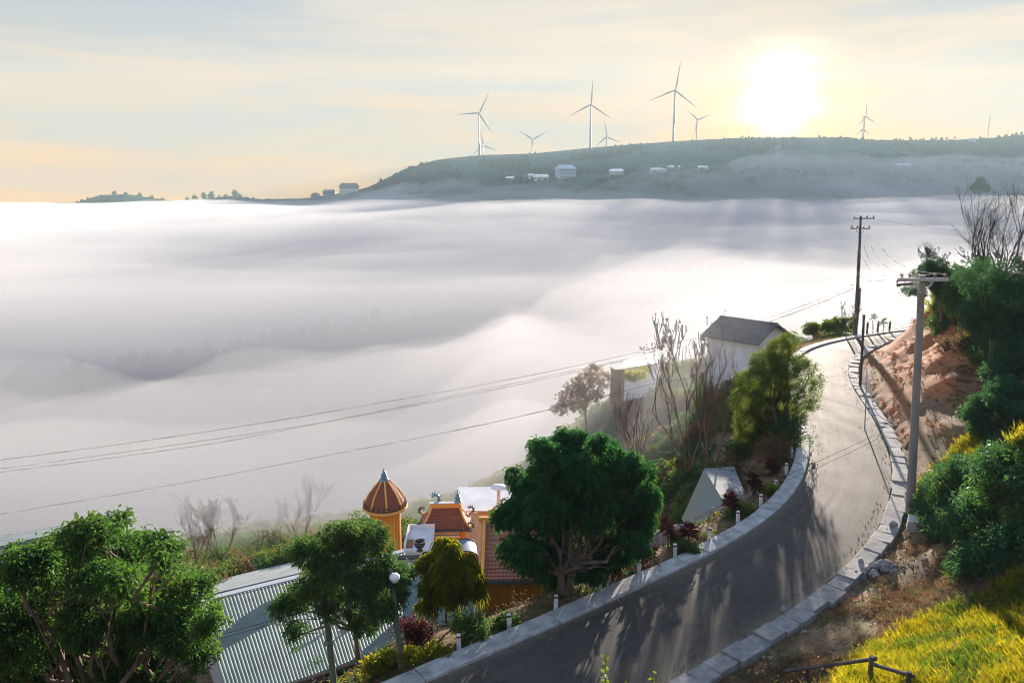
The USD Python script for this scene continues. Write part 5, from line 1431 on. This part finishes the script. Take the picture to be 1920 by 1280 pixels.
# stake with hoses on the right kerb
kb = at_z(1622, 802, .1)
kt = at_d(1625, 690, kb[1])
t, _ = pole('stake', 'thin pale stake standing at the kerb below the bank', kb, kt, .035, .028, m_armw, 'stake', 6)


def wire(label, pts, rad, mat=None, name='power_line', cat='wire', sag=None, sides=5, n=24, group=None):
    """A line hung between points, sagging by the given metres between each pair."""
    out = []
    for i_ in range(len(pts) - 1):
        a, b = np.asarray(pts[i_], float), np.asarray(pts[i_ + 1], float)
        q = np.linspace(0, 1, n)
        p = a + (b - a) * q[:, None]
        p[:, 2] -= (sag[i_] if sag else 0) * 4 * q * (1 - q)
        out.append(p if i_ == 0 else p[1:])
    p = np.vstack(out)
    o = p[0].copy()
    m = tube(p - o, rad, sides)
    t = UsdGeom.Xform
    pr = obj(name, m, mat or m_wire, smooth=True, label=label, cat=cat, group=group)
    UsdGeom.Xformable(pr).AddTranslateOp().Set(tuple(map(float, o)))
    return pr


P1 = nt + [0, -.1, 0]
P2 = ft
# over the valley, from the left edge of the picture towards the far pole
wire('upper power line crossing the fog from the left edge', [at_d(-120, 876, 44), at_d(700, 757, 52), at_d(1330, 628, 66), ft + [-.2, 0, -6.6]], .010, sag=[.25, .3, .4])
wire('second power line close below the upper one over the fog', [at_d(-120, 894, 43), at_d(600, 793, 50), at_d(1325, 639, 66), ft + [-.1, 0, -7.0]], .008, sag=[.1, .3, .3])
wire('third power line merging with the second one at the left', [at_d(-120, 898, 42.5), at_d(420, 828, 47), at_d(1325, 640, 65.5), ft + [-.1, 0, -7.1]], .008, sag=[.1, .15, .3])
wire('lowest single power line crossing the fog behind the tower', [at_d(-120, 982, 40), at_d(620, 852, 44), at_d(1235, 716, 52), at_d(1600, 640, 60)], .008, sag=[.15, .25, .5])
# cables between the two poles
for i_, (dx0, dz0, dx1, sg, lab) in enumerate(((-.6, -.15, -.88, 1.6, 'pale cable hanging lowest from the far pole to the near crossarm'), (.1, -.15, -.55, 1.5, 'pale cable second from the left between the two poles'), (.7, -.15, .45, 1.3, 'pale cable third from the left between the two poles'), (1.1, -.15, .85, 1.1, 'pale cable furthest right between the two poles'))):
    wire(lab, [ft + [dx0, 0, -1.0 - .4 * i_ % 1], nt + [dx1, -.13, .08]], .0045, m_wirel, 'cable', 'cable', [sg])
wire('dark cable from the far pole behind the near crossarm', [ft + [.9, 0, -.1], at_d(1800, 432, 90), at_d(1960, 440, 100)], .008, sag=[.2, .2])
wire('thin line from the far pole across to the left crossarm tip', [ft + [0, 0, -5.2], nt + [-1.2, .7, -.25]], .010, sag=[.4])
# low line from the lamp pole over the verge and the road to the near pole
wire('low dark line from the lamp pole past the round tree to the right bank', [lt2 + [0, 0, -.05], at_d(870, 1072, 22), at_d(1120, 1040, 24.5), at_d(1500, 890, 28.5), at_d(1645, 822, 31), nt + [0, 0, -3.6]], .008, sag=[.08, .05, .12, .05, .1])
wire('second low line crossing the road beside the first', [at_d(1120, 1046, 24.5), at_d(1440, 905, 28), at_d(1640, 815, 33)], .008, sag=[.1, .05])
wire('dark line from the lamp pole to the leaning mossy pole', [lt2 + [0, 0, -.1], lt + [0, 0, -.3]], .008, sag=[.15])
for i_, (a, b, lab) in enumerate((((-60, 1180), (600, 1075), 'dark line from the leaning mossy pole to the left over the metal roof'), ((-60, 1290), (732, 1090), 'lower dark line crossing the metal roof to the lamp pole'), ((-60, 1298), (732, 1096), 'lowest dark line crossing the metal roof'))):
    wire(lab, [at_d(*a, 17.0), at_d(*b, lt[1] if i_ == 0 else lt2[1])], .008, sag=[.3])
wire('pale guy wire slanting down over the shaded grass', [nt + [.05, 0, -3.4] if False else at_d(1766, 900, 26), at_d(1912, 1058, 16.5)], .004, m_wire, 'guy_wire', 'wire', [.05])
# hoses looped at the foot of the bank
hp = [kt + [0, -.02, -.05], at_d(1635, 752, 38), at_d(1652, 782, 36.8), at_d(1680, 792, 36.2)]
for i_, (o_, lab) in enumerate(((0, 'white hose looped from the stake along the foot of the bank'), (.22, 'second white hose looped beside the first one'))):
    cs = CubicSpline([0, 1, 2, 3], np.array(hp) + np.array([[0, 0, 0], [-o_ * .5, 0, -o_], [-o_ * .3, 0, -o_ * 1.2], [o_, 0, -o_ * .6]]))
    pr = obj('hose', tube(cs(np.linspace(0, 3, 26)), .02, 7), m_wirel, smooth=True, label=lab, cat='hose')

# marker posts
POSTS = [(867, 1222), (972, 1190), (1068, 1158), (1153, 1122), (1229, 1088), (1293, 1054), (1350, 1018), (1402, 984), (1442, 950), (1470, 922), (1486, 888), (1491, 856), (1494, 822), (1497, 790)]
ORD = ['nearest the lamp pole', 'second from the lamp pole', 'in front of the round tree trunk', 'fourth from the lamp pole', 'fifth from the lamp pole', 'below the pink wall', 'below the net covered shed', 'right of the green verge shrub', 'below the orange weed clump', 'at the start of the bend',
       'beside the dark red plants', 'beside the uppermost red plants', 'below the dark kerb shrub', 'highest, by the feathery tree']
def marker(base, label, h_=.56, tilt=0.0, group='white marker posts along the kerb'):
    t = thing('marker_post', label, 'marker post', base, rng.uniform(-.2, .2), group)
    m = box(.13, .13, h_ + .3, (0, 0, h_ / 2 - .15), 0, .015)
    m.apply_transform(trimesh.transformations.rotation_matrix(tilt, [0, 1, 0]))
    obj('post', m, m_post, t)
    m = box(.135, .135, .09, (0, 0, h_ - .06), 0, .015)
    m.apply_transform(trimesh.transformations.rotation_matrix(tilt, [0, 1, 0]))
    obj('painted_cap', m, m_postcap, t)
    return t
for (px, py), o_ in zip(POSTS, ORD):
    b = at_z(px, py, -.03)
    s_, off_, hw_ = road_coords(b[0], b[1])
    push = max(0.0, float(off_) + float(hw_) + .86)
    i_ = road_tree.query(b[:2])[1]
    b[:2] -= nrm[i_] * push
    marker((b[0], b[1], max(gz(b[0], b[1]), -.3)), 'white marker post ' + o_, .58, rng.uniform(-.05, .05))
for (px, py), lab in (((1699, 935), 'white marker post beside the near utility pole'),):
    b = at_z(px, py, .1)
    marker((b[0], b[1], gz(b[0], b[1])), lab, .55, .03)
far_posts = [(1585, 622), (1626, 618), (1646, 616), (1668, 616)]
for i_, (px, py) in enumerate(far_posts):
    b = at_d(px, py, 73 + i_ * .8)
    t = thing('fence_post', ['dark fence post left of the tall far pole', 'dark fence post just right of the tall far pole', 'taller dark fence post at the far bend', 'dark fence post furthest right at the far bend'][i_], 'post', (b[0], b[1], b[2] - .3))
    obj('post', box(.14, .14, 1.2, (0, 0, .4), .2, .02), m_wood, t)
    obj('top', box(.10, .10, .10, (0, 0, 1.03), .2, .02), m_wood, t)
for i_, (px, py, h_) in enumerate(((1636, 618, 1.7), (1600, 618, 1.5), (1656, 617, 1.2))):
    b = at_d(px, py, 74)
    rosette('small_palm', ['little palm like plant at the far road edge, tallest of three', 'little palm like plant at the foot of the far pole', 'smallest palm like plant at the far road edge'][i_], 'plant', (b[0], b[1], b[2] - .3), [(0, 0, h_)], m_leaf_dark, 600 + i_, .55, .09, 24)

# stones, rubble, concrete block
pb = on_ground(1662, 1070)
t = thing('rubble_pile', 'heap of pale broken stones beside the stone kerb', 'rubble', pb)
for i_ in range(34):
    s_ = rng.uniform(.06, .20)
    a, d = rng.uniform(0, 6.28), abs(rng.normal()) * .5
    m = rock(s_, 700 + i_)
    m.apply_translation((math.cos(a) * d * 1.3, math.sin(a) * d * .7, .04 + max(0, .30 - d * .5) * rng.uniform(.3, 1)))
    obj('stone', m, m_rock, t)
for i_, (px, py, s_, lab) in enumerate(((1674, 985, .16, 'white stone lying on the right kerb'), (1469, 1143, .10, 'small white stone at the gutter of the right kerb'), (1710, 1062, .12, 'stone lying right of the rubble heap'), (1618, 1085, .14, 'stone lying left of the rubble heap'), (1510, 1188, .11, 'pale stone in the weeds below the kerb'), (1482, 1190, .09, 'pale stick like stone in the weeds near the kerb'))):
    b = at_z(px, py, .12) if i_ < 2 else on_ground(px, py)
    m = rock(s_, 760 + i_)
    m.apply_translation((b[0], b[1], b[2] + s_ * .35))
    obj('stone', m, m_rock, label=lab, cat='stone')
b = on_ground(1722, 992)
t = thing('concrete_block', 'tilted pale concrete block beside the near utility pole', 'block', (b[0], b[1], b[2] + .16), -.5)
m = box(.82, .55, .50, (0, 0, 0), 0, .02)
m.apply_transform(trimesh.transformations.rotation_matrix(.22, [1, .4, 0]))
obj('body', m, m_armw, t)
m = box(.30, .16, .02, (0, 0, .262), 0, .005)
m.apply_transform(trimesh.transformations.rotation_matrix(.22, [1, .4, 0]))
obj('lifting_recess', m, m_rock, t)

# wooden fence at the bottom edge
a_, b_, c_ = at_z(1512, 1262, 1.75), at_z(1632, 1258, 2.9), at_z(1700, 1306, 3.0)
t = thing('wooden_fence', 'weathered dark wooden fence rail and posts at the bottom edge', 'fence', (0, 0, 0))
a_ = np.array([a_[0], a_[1], gz(a_[0], a_[1]) + .42])
b_ = np.array([b_[0], b_[1], gz(b_[0], b_[1]) + .5])
c_ = np.array([c_[0], c_[1], gz(c_[0], c_[1]) + .35])
for p in (a_, b_, c_):
    obj('post', tube([p - [0, 0, .9], p + [0, 0, .06]], .055, 8), m_wood, t)
obj('rail', tube([a_ + [-.5, .02, -.02], (a_ + b_) / 2 + [0, 0, .03], b_ + [.1, 0, 0]], .045, 8), m_wood, t)
obj('rail', tube([b_ + [0, -.05, -.1], c_ + [.1, 0, -.05]], .045, 8), m_wood, t)
# ---------------------------------------------------------------- air and fog
m_haze = usdkit.material(stage, L + 'haze_air', {'v': ('principled_volume', {'color': (0.66, 0.89, 1.0), 'absorption_color': (1.0, 1.0, 1.0), 'density': 8.5e-5, 'anisotropy': 0.2})}, surface=None, volume='v.volume')
obj('haze', box(5000, 2520, 500, (0, 1060, 145)), m_haze, kind='stuff', label='thin morning haze over the valley')


def near_top(x, y):
    """Upper surface of the dense bank that lies on the slope below the road and falls away with it."""
    lift = smoothstep(-40, 70, x)
    start = 49 + 28 * np.exp(-(x / 7.0) ** 2)
    z = -7.5 + 7 * lift + 13 * np.exp(-((x - 13) ** 2 + (y - 62) ** 2) / 130) - (0.17 - 0.08 * lift) * (y - start)
    z = np.maximum(z, -29 + 19 * lift) + 4 * fbm2(x, y, 45, 3, 43)
    edge_y = 120 + 115 * smoothstep(-60, 50, x)
    z = z - 75 * smoothstep(0, 190, y - edge_y)
    _, off, hw = road_coords(x, y)
    z = np.where(y < 140, z - 60 * smoothstep(-hw - 2.5, hw + 1, off) * smoothstep(140, 100, y), z)
    return z - 14 * smoothstep(64, 42, y + 0.3 * (x + 10))


def far_top(x, y):
    """Upper surface of the thinner fog that fills the valley up to the far hill."""
    big = fbm2(x, y, 260, 3, 41)
    z = -16 + 18 * smoothstep(260, 800, y) + 6 * smoothstep(700, 1250, y) + 6 * big
    # a low swell in front of the long hill, and wisps climbing its foot
    z = z + 7 * np.exp(-((y - 560) / 150) ** 2) * smoothstep(-180, 60, x) + (36 + 48 * smoothstep(120, 520, x)) * smoothstep(950, 1400, y) * smoothstep(-420, 0, x)
    z = z - 6 * smoothstep(900, 1500, y) * smoothstep(-150, -420, x)
    return z - 40 * smoothstep(190, 120, y)


def fog_body(name, label, top, density, layers, xs, ys, spread, ripple, wave, seed, floor, g):
    """A bank of fog whose upper edge thins out: closed bodies of even density, one in another."""
    x0, x1, y0, y1 = xs[0], xs[-1], ys[0], ys[-1]
    mat = usdkit.material(stage, L + name + '_air', {'v': ('principled_volume', {'color': (1.0, 1.0, 1.0), 'density': density / layers, 'anisotropy': g})}, surface=None, volume='v.volume')
    fog = say(UsdGeom.Xform.Define(stage, path_of(None, name)).GetPrim(), label, None, None, 'stuff')
    X, Y = np.meshgrid(xs, ys)
    base_z = top(X, Y)
    edge = np.minimum(np.minimum(X - x0, x1 - X), np.minimum(Y - y0, y1 - Y))
    n, (ny, nx) = X.size, X.shape
    i = np.arange(n).reshape(ny, nx)
    rim = np.concatenate([i[0, :-1], i[:-1, -1], i[-1, :0:-1], i[:0:-1, 0]])
    nxt = np.roll(rim, -1)
    f = np.stack([i[:-1, :-1], i[:-1, 1:], i[1:, 1:], i[1:, :-1]], -1).reshape(-1, 4)
    f = np.vstack([f[:, [0, 1, 2]], f[:, [0, 2, 3]]])
    side = np.vstack([np.stack([rim, rim + n, nxt + n], 1), np.stack([rim, nxt + n, nxt], 1)])
    for li in range(layers):
        u = (li + .5) / layers
        z = base_z + spread(X, Y) * (1 - 2 * u) + ripple(X, Y) * (fbm2(X + 37 * li, Y, wave, 4, seed + li) + (.45 * fbm2(X, Y + 19 * li, wave * .28, 3, seed + 9 + li) if u < .6 else .2 * fbm2(X + 11, Y, wave * .28, 3, seed + 29)))
        z = np.maximum(z, floor + 12.0) - 40 * smoothstep(wave * .5, 0, edge)
        z = np.maximum(z, floor + 1.0 + .1 * li)
        v = np.stack([X, Y, z], -1).reshape(-1, 3)
        vb = v.copy()
        vb[:, 2] = floor - .3 * li
        obj('fog_layer', (np.vstack([v, vb]), np.vstack([f, f[:, ::-1] + n, side])), mat, fog)


NL = 2
if NL:
    fog_body('fog', 'dense white fog bank lying on the slope below the road', near_top, .065, NL, np.r_[np.arange(-420, -160, 14.0), np.arange(-160, 140, 4.0), np.arange(140, 420, 14.0)], np.r_[np.arange(22, 430, 4.0)],
             lambda x, y: 6 + 8 * smoothstep(60, 160, y), lambda x, y: 5 + 14 * smoothstep(50, 200, y), 34, 50, -135, .12)
    calm = lambda x, y: 1 - .5 * smoothstep(700, 1000, y) * smoothstep(-150, -420, x)
    fog_body('fog', 'broad sea of thinner fog filling the valley up to the far hill', lambda x, y: far_top(x, y) - 10 * smoothstep(600, 1000, y), .007, NL, np.r_[np.arange(-1500, -660, 28.0), np.arange(-660, 700, 12.0), np.arange(700, 1501, 28.0)], np.r_[np.arange(100, 1760, 11.0)],
             lambda x, y: 14 + 12 * smoothstep(200, 600, y) + 12 * smoothstep(700, 1100, y), lambda x, y: (8 + 6 * smoothstep(200, 800, y) + 36 * smoothstep(1000, 1300, y)) * calm(x, y), 120, 60, -145, .12)
